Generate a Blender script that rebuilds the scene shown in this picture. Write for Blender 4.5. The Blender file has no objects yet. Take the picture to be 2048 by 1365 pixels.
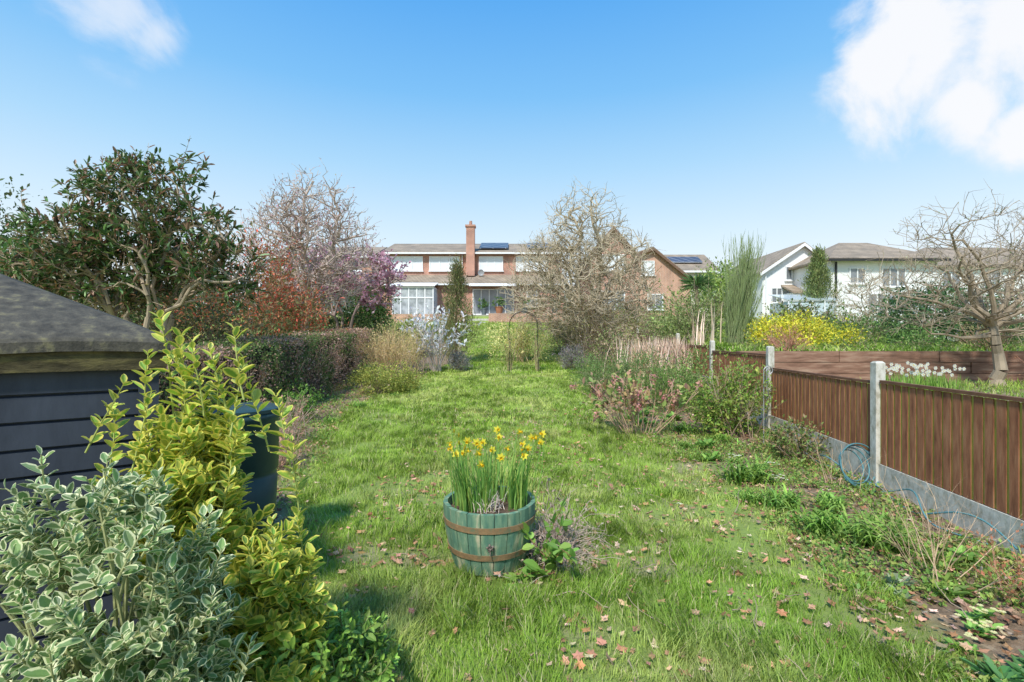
import bpy, math
import numpy as np
rng=np.random.default_rng(11)
scene=bpy.context.scene
# ------------------------------------------------------------------ helpers
def unit(v):
    v=np.asarray(v,float); return v/(np.linalg.norm(v,axis=-1,keepdims=True)+1e-9)
_tab=np.random.default_rng(5).random((64,64))
def vn(x,y,s,o=0):
    x=np.asarray(x,float)/s+o*7.3; y=np.asarray(y,float)/s+o*3.1
    xi=np.floor(x).astype(int); yi=np.floor(y).astype(int); fx=x-xi; fy=y-yi
    fx=fx*fx*(3-2*fx); fy=fy*fy*(3-2*fy)
    g=lambda a,b:_tab[a%64,b%64]
    return (g(xi,yi)*(1-fx)+g(xi+1,yi)*fx)*(1-fy)+(g(xi,yi+1)*(1-fx)+g(xi+1,yi+1)*fx)*fy
def fenx(y): return 3.5+0.12*np.asarray(y,float)
def H(x,y):
    x=np.asarray(x,float); y=np.asarray(y,float)
    b=np.interp(y,[-50,6,8.5,12,15.7,20.5,24,28,31,33.4,34,60,400],[0,0,.12,.25,.5,.75,1.2,1.9,2.4,3.0,3.5,3.6,3.6])
    b=b+(vn(x,y,1.3)-.5)*.05*(y<33)+(vn(x,y,.5,2)-.5)*.02*(y<33)
    r=np.interp(y,[-50,7,10.7,10.95,20,33,36,400],[.6,.7,.75,1.36,1.75,3.1,3.5,3.6])
    t=np.clip((x-fenx(y)-.12)/.25,0,1)
    return b*(1-t)+r*t
def Hs(x,y): return float(H(x,y))
def xr(y): return np.interp(y,[0,2.5,3.2,4.3,6,7.3,9.3,15,22,26,34],[1.9,2.1,2.2,2.35,2.5,2.2,1.7,2.1,2.3,3.5,4.])
def xl(y): return np.interp(y,[0,3,5.7,7.3,10,14,16,23,28,34],[-1.0,-1.4,-2.5,-2.8,-3.6,-3.0,-2.7,-2.1,-3,-5])

def tmpl(V,F,E): return (np.array(V,float),np.array(F,int),np.array(E,float))
LEAF=tmpl([[0,0,0],[-.36,.25,.05],[-.5,.55,.07],[-.3,.85,.03],[0,1,-.05],[.3,.85,.03],[.5,.55,.07],[.36,.25,.05],[0,.25,-.02],[0,.55,-.03],[0,.85,-.04]],
 [[0,8,1],[0,7,8],[1,8,9],[1,9,2],[8,7,6],[8,6,9],[2,9,10],[2,10,3],[9,6,5],[9,5,10],[3,10,4],[10,5,4]],[1]*8+[0]*3)
Q=tmpl([[0,0,0],[-.5,.5,.08],[0,1,0],[.5,.5,.08]],[[0,2,1],[0,3,2]],[0,0,0,0])
def ribbon(fy,fz,w,n=5,E=None):
    V=[];F=[];
    for i in range(n):
        t=i/(n-1); ww=w*(1-t**2.5)*.5+.0008
        V+= [[-ww,fy(t),fz(t)],[ww,fy(t),fz(t)]]
    for i in range(n-1):
        a=2*i; F+=[[a,a+1,a+3],[a,a+3,a+2]]
    return tmpl(V,F,[i//2/(n-1) for i in range(2*n)])
BLADE=ribbon(lambda t:.45*t*t,lambda t:t-.25*t*t,1.0,4)
STRAP=ribbon(lambda t:.8*t,lambda t:1.15*t-.85*t*t,1.0,7)
DAFF=ribbon(lambda t:.22*t*t,lambda t:t,1.0,5)
_a=np.linspace(0,2*np.pi,12,endpoint=False); _r=np.where(np.arange(12)%2==0,1,.62)
OAK=tmpl(np.vstack([[[0,0,.12]],np.c_[_r*np.cos(_a)*.33,_r*np.sin(_a)*.5,np.where(np.arange(12)%4==0,.1,-.02)]]),[[0,i+1,(i+1)%12+1] for i in range(12)],[0]*13)

class B:
    def __init__(s): s.V=[];s.F=[];s.C=[];s.E=[];s.M=[];s.n=0
    def add(s,V,F,C=None,E=None,m=0):
        V=np.asarray(V,float);F=np.asarray(F,int)
        if len(V)==0: return
        if C is None: C=np.full((len(V),3),.5)
        C=np.asarray(C,float)
        if C.ndim==1: C=np.tile(C,(len(V),1))
        if E is None: E=np.zeros(len(V))
        s.V.append(V);s.F.append(F+s.n);s.C.append(C);s.E.append(E);s.M.append(np.full(len(F),m));s.n+=len(V)
    def inst(s,T,pos,M,col,m=0):
        V,F,E=T;N=len(pos);k=len(V)
        if N==0:return
        VV=pos[:,None,:]+np.einsum('nij,kj->nki',M,V)
        FF=F[None]+(np.arange(N)*k)[:,None,None]
        col=np.asarray(col,float)
        if col.ndim==1: col=np.tile(col,(N,1))
        s.add(VV.reshape(-1,3),FF.reshape(-1,3),np.repeat(col,k,0),np.tile(E,N),m)
    def tubes(s,P0,P1,R0,R1,col,sides=4,m=0):
        N=len(P0)
        if N==0:return
        D=unit(P1-P0); ref=np.where(np.abs(D[:,2:3])<.9,[[0,0,1.]],[[1.,0,0]])
        X=unit(np.cross(D,ref));Y=np.cross(D,X)
        a=np.arange(sides)*2*np.pi/sides; ca=np.cos(a)[None,:,None];sa=np.sin(a)[None,:,None]
        ring=X[:,None]*ca+Y[:,None]*sa
        A=P0[:,None]+ring*np.asarray(R0)[:,None,None];Bv=P1[:,None]+ring*np.asarray(R1)[:,None,None]
        VV=np.concatenate([A,Bv],1)
        f=[]
        for i in range(sides):
            j=(i+1)%sides; f+=[[i,j,sides+j],[i,sides+j,sides+i]]
        FF=np.array(f)[None]+(np.arange(N)*2*sides)[:,None,None]
        col=np.asarray(col,float)
        if col.ndim==1: col=np.tile(col,(N,1))
        s.add(VV.reshape(-1,3),FF.reshape(-1,3),np.repeat(col,2*sides,0),None,m)
    def poly(s,pts,r,col,sides=6,m=0):
        pts=np.asarray(pts,float); r=np.broadcast_to(r,(len(pts),))
        s.tubes(pts[:-1],pts[1:],r[:-1],r[1:],col,sides,m)
    def prism(s,pts,vec,col=(.5,.5,.5),m=0):
        pts=np.asarray(pts,float);n=len(pts);V=np.vstack([pts,pts+np.asarray(vec,float)])
        F=[[0,i+1,i] for i in range(1,n-1)]+[[n,n+i,n+i+1] for i in range(1,n-1)]
        for i in range(n):
            j=(i+1)%n;F+=[[i,j,n+j],[i,n+j,n+i]]
        s.add(V,F,col,None,m)
    def box(s,x0,x1,y0,y1,z0,z1,col=(.5,.5,.5),m=0):
        s.prism([[x0,y0,z0],[x1,y0,z0],[x1,y1,z0],[x0,y1,z0]],[0,0,z1-z0],col,m)
    def obox(s,c,ux,L,W,z0,z1,col=(.5,.5,.5),m=0):
        c=np.array([c[0],c[1],0.]);u=unit(np.array([ux[0],ux[1],0.]));v=np.array([-u[1],u[0],0])
        p=[c+u*a*L/2+v*b*W/2+[0,0,z0] for a,b in((-1,-1),(1,-1),(1,1),(-1,1))]
        s.prism(p,[0,0,z1-z0],col,m)
    def lathe(s,prof,c,n=24,col=(.5,.5,.5),m=0):
        a=np.arange(n)*2*np.pi/n;V=[];F=[]
        for r,z in prof: V.append(np.c_[c[0]+r*np.cos(a),c[1]+r*np.sin(a),np.full(n,c[2]+z)])
        for k in range(len(prof)-1):
            for i in range(n):
                j=(i+1)%n;F+=[[k*n+i,k*n+j,(k+1)*n+j],[k*n+i,(k+1)*n+j,(k+1)*n+i]]
        s.add(np.vstack(V),F,col,None,m)
    def build(s,name,mats,parent=None,smooth=False):
        V=np.vstack(s.V).astype(np.float64);F=np.vstack(s.F).astype(np.int32);C=np.vstack(s.C);E=np.concatenate(s.E);M=np.concatenate(s.M)
        if parent is not None: loc=np.array(parent.location)
        else: loc=np.array([(V[:,0].min()+V[:,0].max())/2,(V[:,1].min()+V[:,1].max())/2,V[:,2].min()])
        V=V-loc
        me=bpy.data.meshes.new(name)
        me.vertices.add(len(V));me.vertices.foreach_set('co',V.astype(np.float32).ravel())
        me.loops.add(F.size);me.loops.foreach_set('vertex_index',F.ravel())
        me.polygons.add(len(F));me.polygons.foreach_set('loop_start',np.arange(0,F.size,3,dtype=np.int32))
        me.polygons.foreach_set('material_index',M.astype(np.int32))
        me.update(calc_edges=True)
        me.polygons.foreach_set('use_smooth',np.full(len(F),smooth))
        ca=me.color_attributes.new('Col','FLOAT_COLOR','POINT')
        ca.data.foreach_set('color',np.c_[np.clip(C,0,1),np.ones(len(C))].astype(np.float32).ravel())
        ea=me.attributes.new('edge','FLOAT','POINT');ea.data.foreach_set('value',E.astype(np.float32))
        for m in mats: me.materials.append(m)
        ob=bpy.data.objects.new(name,me);scene.collection.objects.link(ob)
        if parent is not None: ob.parent=parent
        else: ob.location=loc
        return ob
def empty(name,loc):
    e=bpy.data.objects.new(name,None);e.location=loc;e.empty_display_size=.3;scene.collection.objects.link(e);return e
def part(name,parent,mat,fn,smooth=False):
    b=B();fn(b);return b.build(name,[mat],parent,smooth)
def frames(d,nr,sx,sy,sz=None):
    Y=unit(d);X=unit(np.cross(Y,nr));Z=np.cross(X,Y)
    if sz is None: sz=sy
    M=np.stack([X*np.reshape(sx,(-1,1)),Y*np.reshape(sy,(-1,1)),Z*np.reshape(sz,(-1,1))],2)
    return M
def headM(phi,w,l,h):
    c,s=np.cos(phi),np.sin(phi);z=np.zeros_like(phi)
    X=np.stack([-s,c,z],1)*np.reshape(w,(-1,1));Y=np.stack([c,s,z],1)*np.reshape(l,(-1,1));Z=np.stack([z,z,z+1],1)*np.reshape(h,(-1,1))
    return np.stack([X,Y,Z],2)
def rcol(cols,n,j=.15):
    cols=np.array(cols,float);c=cols[rng.integers(0,len(cols),n)]
    return c*(1+rng.normal(0,j,(n,1)))*(1+rng.normal(0,j*.3,(n,3)))
def rdir(n): return unit(rng.normal(0,1,(n,3)))

def stems(b,P,D,L,R,nseg=4,wander=.15,trop=0.,col=(.15,.11,.07),taper=.35,sides=4,m=0,env=None):
    N=len(P);P=P.copy();D=unit(D);nodes=[P];dirs=[D];alive=[np.ones(N,bool)]
    L=np.broadcast_to(L,(N,));R=np.broadcast_to(R,(N,)).astype(float);rad=[R]
    for i in range(nseg):
        D=unit(D+rng.normal(0,wander,(N,3))+np.array([0,0,trop]))
        P=P+D*(L/nseg)[:,None];r=R*(1-(i+1)/nseg*(1-taper))
        ok=alive[-1].copy()
        if env is not None: ok&=env(P)
        nodes.append(P);dirs.append(D);rad.append(r);alive.append(ok)
    for i in range(nseg):
        k=alive[i+1]
        b.tubes(nodes[i][k],nodes[i+1][k],rad[i][k],rad[i+1][k],col,sides,m)
    return np.stack(nodes,1),np.stack(dirs,1),np.stack(rad,1),np.stack(alive,1)
def spawn(res,cnt,t0,ang,sd=.25,L=1,Lj=.3,rr=.6,up=0.):
    n,d,r,al=res;N,K,_=n.shape
    idx=np.repeat(np.arange(N),cnt);t=rng.uniform(t0,1,len(idx))*(K-1);k=np.minimum(t.astype(int),K-2);f=(t-k)[:,None]
    P=n[idx,k]*(1-f)+n[idx,k+1]*f;D=d[idx,k+1];R=r[idx,k+1];ok=al[idx,k+1]
    pr=unit(np.cross(D,rdir(len(idx))));a=rng.normal(ang,sd,len(idx))[:,None]
    Dn=unit(D*np.cos(a)+pr*np.sin(a)+np.array([0,0,up]))
    LL=L*(1+rng.uniform(-Lj,Lj,len(idx)))*(1.15-.5*t/(K-1))
    return P[ok],Dn[ok],LL[ok],(R*rr)[ok]
def leaves_on(b,res,per,size,cols,T=Q,m=1,asp=.5,t0=0.,spread=.8,up=.2,js=.25,j=.15):
    n,d,r,al=res;N,K,_=n.shape
    idx=np.repeat(np.arange(N),per);t=rng.uniform(t0,1,len(idx))*(K-1);k=np.minimum(t.astype(int),K-2);f=(t-k)[:,None]
    ok=al[idx,k+1]
    P=n[idx,k]*(1-f)+n[idx,k+1]*f;D=d[idx,k+1]
    Dl=unit(D+rng.normal(0,spread,P.shape)+[0,0,up]);nr=unit(rdir(len(P))*.6+[0,0,1])
    s=size*(1+rng.normal(0,js,len(P))).clip(.4,2)
    tint=(1+rng.normal(0,.12,N))[idx][:,None]
    b.inst(T,P[ok],frames(Dl,nr,s*asp,s)[ok],(rcol(cols,len(P),j)*tint)[ok],m)
def blobleaves(b,blobs,n,size,cols,T=Q,m=1,ncl=None,cs=.2,up=.3,asp=.5,shell=.55,zmin=None,j=.15,cj=.18):
    bl=np.array(blobs,float);w=(bl[:,3]*bl[:,4]+bl[:,4]*bl[:,5]+bl[:,3]*bl[:,5]);w/=w.sum()
    if ncl is None: ncl=max(8,n//40)
    bi=rng.choice(len(bl),ncl,p=w);od=rdir(ncl);rr=shell+(1-shell)*rng.random(ncl)**.6
    C=bl[bi,:3]+od*bl[bi,3:]*rr[:,None]*(1+.12*rng.normal(0,1,(ncl,1)))
    ci=rng.integers(0,ncl,n);P=C[ci]+rng.normal(0,cs,(n,3));O=od[ci]
    D=unit(O*.7+rdir(n)*.9+[0,0,up]);nr=unit(O+rdir(n)*.7+[0,0,.6])
    s=size*(1+rng.normal(0,.25,n)).clip(.4,2)
    tint=(1+rng.normal(0,cj,ncl))[ci][:,None]
    ok=P[:,2]>(H(P[:,0],P[:,1]) if zmin is None else zmin)
    cc=rcol(cols,n,j)*tint
    b.inst(T,P[ok],frames(D,nr,s*asp,s)[ok],cc[ok],m)
    return C,od
# tree whose branches grow from nearest parent branch toward points filling the crown
def connect(b,npos,nrad,tg,rend,rk,col,lift,nseg,sides,wig=.04):
    dz=npos[None,:,2]-tg[:,None,2]
    dist=np.linalg.norm(npos[None]-tg[:,None],axis=2)+np.clip(dz+.15,0,9)*1.5
    k=dist.argmin(1);S=npos[k];L=np.linalg.norm(tg-S,axis=1)[:,None]
    mid=(S+tg)/2+np.array([0,0,1.])*lift*L+rng.normal(0,.12,S.shape)*L
    t=np.linspace(0,1,nseg+1)[None,:,None]
    n=S[:,None]*(1-t)**2+2*mid[:,None]*t*(1-t)+tg[:,None]*t*t
    n[:,1:]+=rng.normal(0,1,n[:,1:].shape)*wig*L[:,None]
    r0=np.minimum(nrad[k]*.75,(.02+L[:,0]*.03)*rk+rend);r=r0[:,None]*(1-t[:,:,0])+rend*t[:,:,0]
    for i in range(nseg): b.tubes(n[:,i],n[:,i+1],r[:,i],r[:,i+1],col,sides)
    d=np.concatenate([n[:,1:]-n[:,:-1],n[:,-1:]-n[:,-2:-1]],1);d=unit(d)
    return n,d,r,np.ones(n.shape[:2],bool)
def blobpts(blobs,N,lo,hi):
    bl=np.array(blobs,float);w=bl[:,3]*bl[:,4]*bl[:,5];w/=w.sum();i=rng.choice(len(bl),N,p=w)
    return bl[i,:3]+rdir(N)*bl[i,3:]*(lo+(hi-lo)*rng.random((N,1))**.55)
def crowntree(name,base,trunk,tr,blobs,counts,radii,col,leaf=None,mats=None,lift=(.12,.1,.05,0.),twigs=None,nstem=1,rk=1.,wk=1.,top=1.05):
    b=B();z=Hs(base[0],base[1]);bl=np.array(blobs,float);P=[];R=[]
    for k in range(nstem):
        off=rng.normal(0,.16 if nstem>1 else 0,3)*[1,1,0];lean=rng.normal(0,.3 if nstem>1 else .06,2)
        t=np.linspace(0,1,8);pts=np.c_[base[0]+off[0]+lean[0]*t**1.5*trunk*.5,base[1]+off[1]+lean[1]*t**1.5*trunk*.5,z-.05+t*trunk]
        pts[1:-1,:2]+=rng.normal(0,.03,(6,2));r=tr*(1.25-.6*t)*(1 if nstem==1 else .7);r[0]*=1.25
        b.poly(pts,r,col,8);P.append(pts[4:]);R.append(r[4:])
    P=np.vstack(P);R=np.concatenate(R);rng_=[(.45,.8),(.4,.95),(.35,1.),(.35,top)]
    res=None
    for i,(N,re) in enumerate(zip(counts,radii)):
        tg=blobpts(blobs,N,*rng_[i]);tg[:,2]=np.maximum(tg[:,2],z+.3)
        res=connect(b,P,R,tg,re,rk,col,lift[i],[7,5,4,3][i],[7,5,4,3][i],[.03,.035,.05,.06][i]*wk)
        n,d,r,_=res;K=n.shape[1];P=np.vstack([P,n[:,K//3:].reshape(-1,3)]) if i==0 else n[:,1:].reshape(-1,3);R=np.concatenate([R,r[:,K//3:].ravel()]) if i==0 else r[:,1:].ravel()
    last=res
    if twigs:
        a=spawn(res,twigs[0],.2,.75,L=twigs[1],rr=.8);a=(a[0],a[1],a[2],np.maximum(a[3],twigs[2]));last=stems(b,*a,nseg=3,wander=.22,trop=twigs[3],col=col,sides=3)
    if leaf: leaf(b,res,last)
    return b.build(name,list(mats or (MW,ML)))
# ------------------------------------------------------------------ materials
def newmat(name):
    m=bpy.data.materials.new(name);m.use_nodes=True;nt=m.node_tree
    return m,nt,nt.nodes['Principled BSDF'],nt.nodes['Material Output']
def attrmat(name,rough=.5,tr=.3,spec=.3,bump=0.,gain=1.):
    m,nt,p,o=newmat(name);a_=nt.nodes.new('ShaderNodeAttribute');a_.attribute_name='Col'
    a=nt.nodes.new('ShaderNodeVectorMath');a.operation='SCALE';a.inputs['Scale'].default_value=gain;nt.links.new(a_.outputs['Color'],a.inputs[0])
    nt.links.new(a.outputs[0],p.inputs['Base Color']);p.inputs['Roughness'].default_value=rough
    p.inputs['Specular IOR Level'].default_value=spec
    if tr>0:
        t=nt.nodes.new('ShaderNodeBsdfTranslucent');nt.links.new(a.outputs[0],t.inputs['Color'])
        mx=nt.nodes.new('ShaderNodeMixShader');mx.inputs[0].default_value=tr
        nt.links.new(p.outputs[0],mx.inputs[1]);nt.links.new(t.outputs[0],mx.inputs[2]);nt.links.new(mx.outputs[0],o.inputs['Surface'])
    if bump>0:
        n=nt.nodes.new('ShaderNodeTexNoise');n.inputs['Scale'].default_value=30
        bp=nt.nodes.new('ShaderNodeBump');bp.inputs['Strength'].default_value=bump;bp.inputs['Distance'].default_value=.02
        nt.links.new(n.outputs[0],bp.inputs['Height']);nt.links.new(bp.outputs[0],p.inputs['Normal'])
    return m
def noisemat(name,cols,scale=5,rough=.7,bump=.3,stretch=(1,1,1),detail=6,pos=None,dist=.01,metal=0,spec=.3):
    m,nt,p,o=newmat(name);tc=nt.nodes.new('ShaderNodeTexCoord');mp=nt.nodes.new('ShaderNodeMapping');mp.inputs['Scale'].default_value=stretch
    n=nt.nodes.new('ShaderNodeTexNoise');n.inputs['Scale'].default_value=scale;n.inputs['Detail'].default_value=detail;n.inputs['Roughness'].default_value=.65
    r=nt.nodes.new('ShaderNodeValToRGB');k=len(cols)
    if pos is None: pos=[.3+.4*i/(k-1) for i in range(k)] if k>1 else [.5]
    while len(r.color_ramp.elements)<k: r.color_ramp.elements.new(.5)
    for i in range(k): r.color_ramp.elements[i].position=pos[i];r.color_ramp.elements[i].color=(*cols[i],1)
    nt.links.new(tc.outputs['Object'],mp.inputs[0]);nt.links.new(mp.outputs[0],n.inputs['Vector']);nt.links.new(n.outputs[0],r.inputs[0]);nt.links.new(r.outputs[0],p.inputs['Base Color'])
    p.inputs['Roughness'].default_value=rough;p.inputs['Metallic'].default_value=metal;p.inputs['Specular IOR Level'].default_value=spec
    if bump>0:
        bp=nt.nodes.new('ShaderNodeBump');bp.inputs['Strength'].default_value=bump;bp.inputs['Distance'].default_value=dist
        nt.links.new(n.outputs[0],bp.inputs['Height']);nt.links.new(bp.outputs[0],p.inputs['Normal'])
    return m
def brickmat(name,c1,c2,mort,w=.23,h=.075,ms=.012,rough=.85):
    m,nt,p,o=newmat(name);tc=nt.nodes.new('ShaderNodeTexCoord');sx=nt.nodes.new('ShaderNodeSeparateXYZ');ad=nt.nodes.new('ShaderNodeMath');cb=nt.nodes.new('ShaderNodeCombineXYZ')
    nt.links.new(tc.outputs['Object'],sx.inputs[0]);nt.links.new(sx.outputs[0],ad.inputs[0]);nt.links.new(sx.outputs[1],ad.inputs[1]);nt.links.new(ad.outputs[0],cb.inputs[0]);nt.links.new(sx.outputs[2],cb.inputs[1])
    br=nt.nodes.new('ShaderNodeTexBrick');br.inputs['Scale'].default_value=1;br.inputs['Brick Width'].default_value=w;br.inputs['Row Height'].default_value=h;br.inputs['Mortar Size'].default_value=ms
    br.inputs['Color1'].default_value=(*c1,1);br.inputs['Color2'].default_value=(*c2,1);br.inputs['Mortar'].default_value=(*mort,1)
    n=nt.nodes.new('ShaderNodeTexNoise');n.inputs['Scale'].default_value=1.3;n.inputs['Detail'].default_value=8
    mx=nt.nodes.new('ShaderNodeMix');mx.data_type='RGBA';mx.blend_type='MULTIPLY';mx.inputs[0].default_value=.8
    rp=nt.nodes.new('ShaderNodeValToRGB');rp.color_ramp.elements[0].position=.3;rp.color_ramp.elements[0].color=(.6,.6,.6,1);rp.color_ramp.elements[1].position=.7;rp.color_ramp.elements[1].color=(1.2,1.15,1.1,1)
    nt.links.new(cb.outputs[0],br.inputs['Vector']);nt.links.new(tc.outputs['Object'],n.inputs['Vector']);nt.links.new(n.outputs[0],rp.inputs[0])
    nt.links.new(br.outputs['Color'],mx.inputs[6]);nt.links.new(rp.outputs[0],mx.inputs[7]);nt.links.new(mx.outputs[2],p.inputs['Base Color']);p.inputs['Roughness'].default_value=rough
    return m
MW=attrmat('bark',.85,0,.2,.4,1.4)
ML=attrmat('foliage',.5,.35,.25,0,1.85)
MG=attrmat('glossy_foliage',.38,.25,.45,0,1.8)
MP=attrmat('petals',.6,.4,.2)
MD=attrmat('dry_litter',.8,.15,.15,0,1.4)
def varmat(name,margin,lo,hi):
    m,nt,p,o=newmat(name);a=nt.nodes.new('ShaderNodeAttribute');a.attribute_name='Col';e=nt.nodes.new('ShaderNodeAttribute');e.attribute_name='edge'
    n=nt.nodes.new('ShaderNodeTexNoise');n.inputs['Scale'].default_value=45;tc=nt.nodes.new('ShaderNodeTexCoord');nt.links.new(tc.outputs['Object'],n.inputs['Vector'])
    ma=nt.nodes.new('ShaderNodeMath');ma.operation='MULTIPLY_ADD';ma.inputs[1].default_value=.7;ma.inputs[2].default_value=-.35
    nt.links.new(n.outputs[0],ma.inputs[0]);ad=nt.nodes.new('ShaderNodeMath');nt.links.new(ma.outputs[0],ad.inputs[0]);nt.links.new(e.outputs['Fac'],ad.inputs[1])
    mr=nt.nodes.new('ShaderNodeMapRange');mr.inputs[1].default_value=lo;mr.inputs[2].default_value=hi;nt.links.new(ad.outputs[0],mr.inputs[0])
    mx=nt.nodes.new('ShaderNodeMix');mx.data_type='RGBA';nt.links.new(mr.outputs[0],mx.inputs[0]);nt.links.new(a.outputs['Color'],mx.inputs[6]);mx.inputs[7].default_value=(*margin,1)
    nt.links.new(mx.outputs[2],p.inputs['Base Color']);p.inputs['Roughness'].default_value=.45
    t=nt.nodes.new('ShaderNodeBsdfTranslucent');nt.links.new(mx.outputs[2],t.inputs['Color']);ms=nt.nodes.new('ShaderNodeMixShader');ms.inputs[0].default_value=.35
    nt.links.new(p.outputs[0],ms.inputs[1]);nt.links.new(t.outputs[0],ms.inputs[2]);nt.links.new(ms.outputs[0],o.inputs['Surface'])
    return m
MVW=varmat('cream_margined_leaf',(.86,.86,.52),.60,.76)
MVY=varmat('gold_margined_leaf',(.80,.72,.14),.42,.7)
# ------------------------------------------------------------------ camera, light, sky
cam=bpy.data.cameras.new('camera');cam.lens=17;cam.sensor_width=36;cam.clip_end=3000;cam.clip_start=.05
co=bpy.data.objects.new('camera',cam);co.location=(0,0,1.65);co.rotation_euler=(math.radians(90),0,0);scene.collection.objects.link(co);scene.camera=co
sdir=unit(np.array([-.24,-.60,.80]))
el=math.asin(sdir[2]);az=math.atan2(sdir[0],sdir[1])
sun=bpy.data.lights.new('sun','SUN');sun.energy=4.8;sun.angle=math.radians(6);sun.color=(1,.97,.91)
so=bpy.data.objects.new('sun',sun);so.location=(-20,-20,30)
from mathutils import Vector
so.rotation_euler=Vector(-sdir).to_track_quat('-Z','Y').to_euler();scene.collection.objects.link(so)
w=bpy.data.worlds.new('World');scene.world=w;w.use_nodes=True;nt=w.node_tree;bg=nt.nodes['Background']
STR=.15;bg.inputs[1].default_value=STR
sk=nt.nodes.new('ShaderNodeTexSky');sk.sky_type='NISHITA';sk.sun_disc=False;sk.sun_elevation=el;sk.sun_rotation=az
tc=nt.nodes.new('ShaderNodeTexCoord');sp=nt.nodes.new('ShaderNodeSeparateXYZ');nt.links.new(tc.outputs['Generated'],sp.inputs[0])
rp=nt.nodes.new('ShaderNodeValToRGB');cr=rp.color_ramp
def lin(r,g,b): return tuple(((c/255)/12.92 if c/255<=.04045 else ((c/255+.055)/1.055)**2.4) for c in (r,g,b))
stops=[(0,(252,253,255)),(.12,(238,247,254)),(.2,(217,238,252)),(.33,(172,217,250)),(.45,(125,193,247)),(.58,(90,171,242)),(1,(85,158,235))]
while len(cr.elements)<len(stops): cr.elements.new(.5)
for i,(p_,c_) in enumerate(stops): cr.elements[i].position=p_;cr.elements[i].color=(*lin(*c_),1)
nt.links.new(sp.outputs[2],rp.inputs[0])
sc=nt.nodes.new('ShaderNodeVectorMath');sc.operation='SCALE';sc.inputs['Scale'].default_value=1.08/STR;nt.links.new(rp.outputs[0],sc.inputs[0])
m1=nt.nodes.new('ShaderNodeMix');m1.data_type='RGBA';m1.inputs[0].default_value=.9;nt.links.new(sk.outputs[0],m1.inputs[6]);nt.links.new(sc.outputs[0],m1.inputs[7])
cur=m1.outputs[2]
nz=nt.nodes.new('ShaderNodeTexNoise');nz.inputs['Scale'].default_value=6;nz.inputs['Detail'].default_value=10;nz.inputs['Roughness'].default_value=.58;nz.inputs['Distortion'].default_value=.4;nt.links.new(tc.outputs['Generated'],nz.inputs['Vector'])
def cloud(cur,dirs,amt=1.,ng=3.,hi=.9):
    acc=None
    for d,rad in dirs:
        d=unit(np.array(d))
        dist=nt.nodes.new('ShaderNodeVectorMath');dist.operation='DISTANCE';dist.inputs[1].default_value=tuple(d);nt.links.new(tc.outputs['Generated'],dist.inputs[0])
        dv=nt.nodes.new('ShaderNodeMath');dv.operation='MULTIPLY_ADD';dv.inputs[1].default_value=-1/rad;dv.inputs[2].default_value=1;nt.links.new(dist.outputs['Value'],dv.inputs[0])
        if acc is None: acc=dv.outputs[0]
        else:
            mxn=nt.nodes.new('ShaderNodeMath');mxn.operation='MAXIMUM';nt.links.new(acc,mxn.inputs[0]);nt.links.new(dv.outputs[0],mxn.inputs[1]);acc=mxn.outputs[0]
    n2=nt.nodes.new('ShaderNodeMath');n2.operation='MULTIPLY_ADD';n2.inputs[1].default_value=ng;n2.inputs[2].default_value=-ng*.5;nt.links.new(nz.outputs[0],n2.inputs[0])
    a=nt.nodes.new('ShaderNodeMath');a.operation='ADD';nt.links.new(acc,a.inputs[0]);nt.links.new(n2.outputs[0],a.inputs[1])
    mr=nt.nodes.new('ShaderNodeMapRange');mr.interpolation_type='SMOOTHSTEP';mr.inputs[1].default_value=.02;mr.inputs[2].default_value=hi;mr.inputs[4].default_value=amt;nt.links.new(a.outputs[0],mr.inputs[0])
    mr2=nt.nodes.new('ShaderNodeMapRange');mr2.interpolation_type='SMOOTHSTEP';mr2.inputs[1].default_value=-.35;mr2.inputs[2].default_value=.15;nt.links.new(acc,mr2.inputs[0])
    mu=nt.nodes.new('ShaderNodeMath');mu.operation='MULTIPLY';nt.links.new(mr.outputs[0],mu.inputs[0]);nt.links.new(mr2.outputs[0],mu.inputs[1])
    mm=nt.nodes.new('ShaderNodeMix');mm.data_type='RGBA';nt.links.new(mu.outputs[0],mm.inputs[0]);nt.links.new(cur,mm.inputs[6]);mm.inputs[7].default_value=(.96/STR,.97/STR,1/STR,1)
    return mm.outputs[2]
cur=cloud(cur,[((.78,1,.58),.09),((.90,1,.60),.15),((1.02,1,.63),.15),((.93,1,.50),.08),((1.07,1,.44),.06)],.97,2.8,.75)
cur=cloud(cur,[((-.80,1,.69),.09),((-.73,1,.63),.065)],.62,3.2,1.)
nt.links.new(cur,bg.inputs[0])
scene.view_settings.view_transform='Standard';scene.view_settings.look='None';scene.view_settings.exposure=0
# ------------------------------------------------------------------ ground
xs=np.r_[-900,-400,-200,-100,-60,-40,-30,-22,-16,np.arange(-12,12.01,.2),14,18,24,32,45,70,120,250,500,900]
ys=np.r_[-300,-60,-30,-15,-8,-4,np.arange(-2,40,.2),43,48,60,90,150,300,600,1200]
GX,GY=np.meshgrid(xs,ys);GZ=H(GX,GY);nx,ny=len(xs),len(ys)
V=np.c_[GX.ravel(),GY.ravel(),GZ.ravel()]
i,j=np.meshgrid(np.arange(nx-1),np.arange(ny-1));a=(j*nx+i).ravel()
F=np.vstack([np.c_[a,a+1,a+nx+1],np.c_[a,a+nx+1,a+nx]])
x,y=V[:,0],V[:,1];wob=(vn(x,y,.6,3)-.5)*.5
bed=np.clip(np.maximum((x-xr(y)+wob)/.25,(xl(y)-x+wob)/.25),0,1)*(x<fenx(y)+.1)*(x>-5.0)*(y<33)
bed=np.maximum(bed,(x>fenx(y)+.1)*(y>-1)*(y<10.8)*.85);bed=np.maximum(bed,(x>fenx(y)+.1)*(y>=10.8)*(y<34)*.25)
patio=((y>33.8)&(x>-11)&(x<6)).astype(float)
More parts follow.
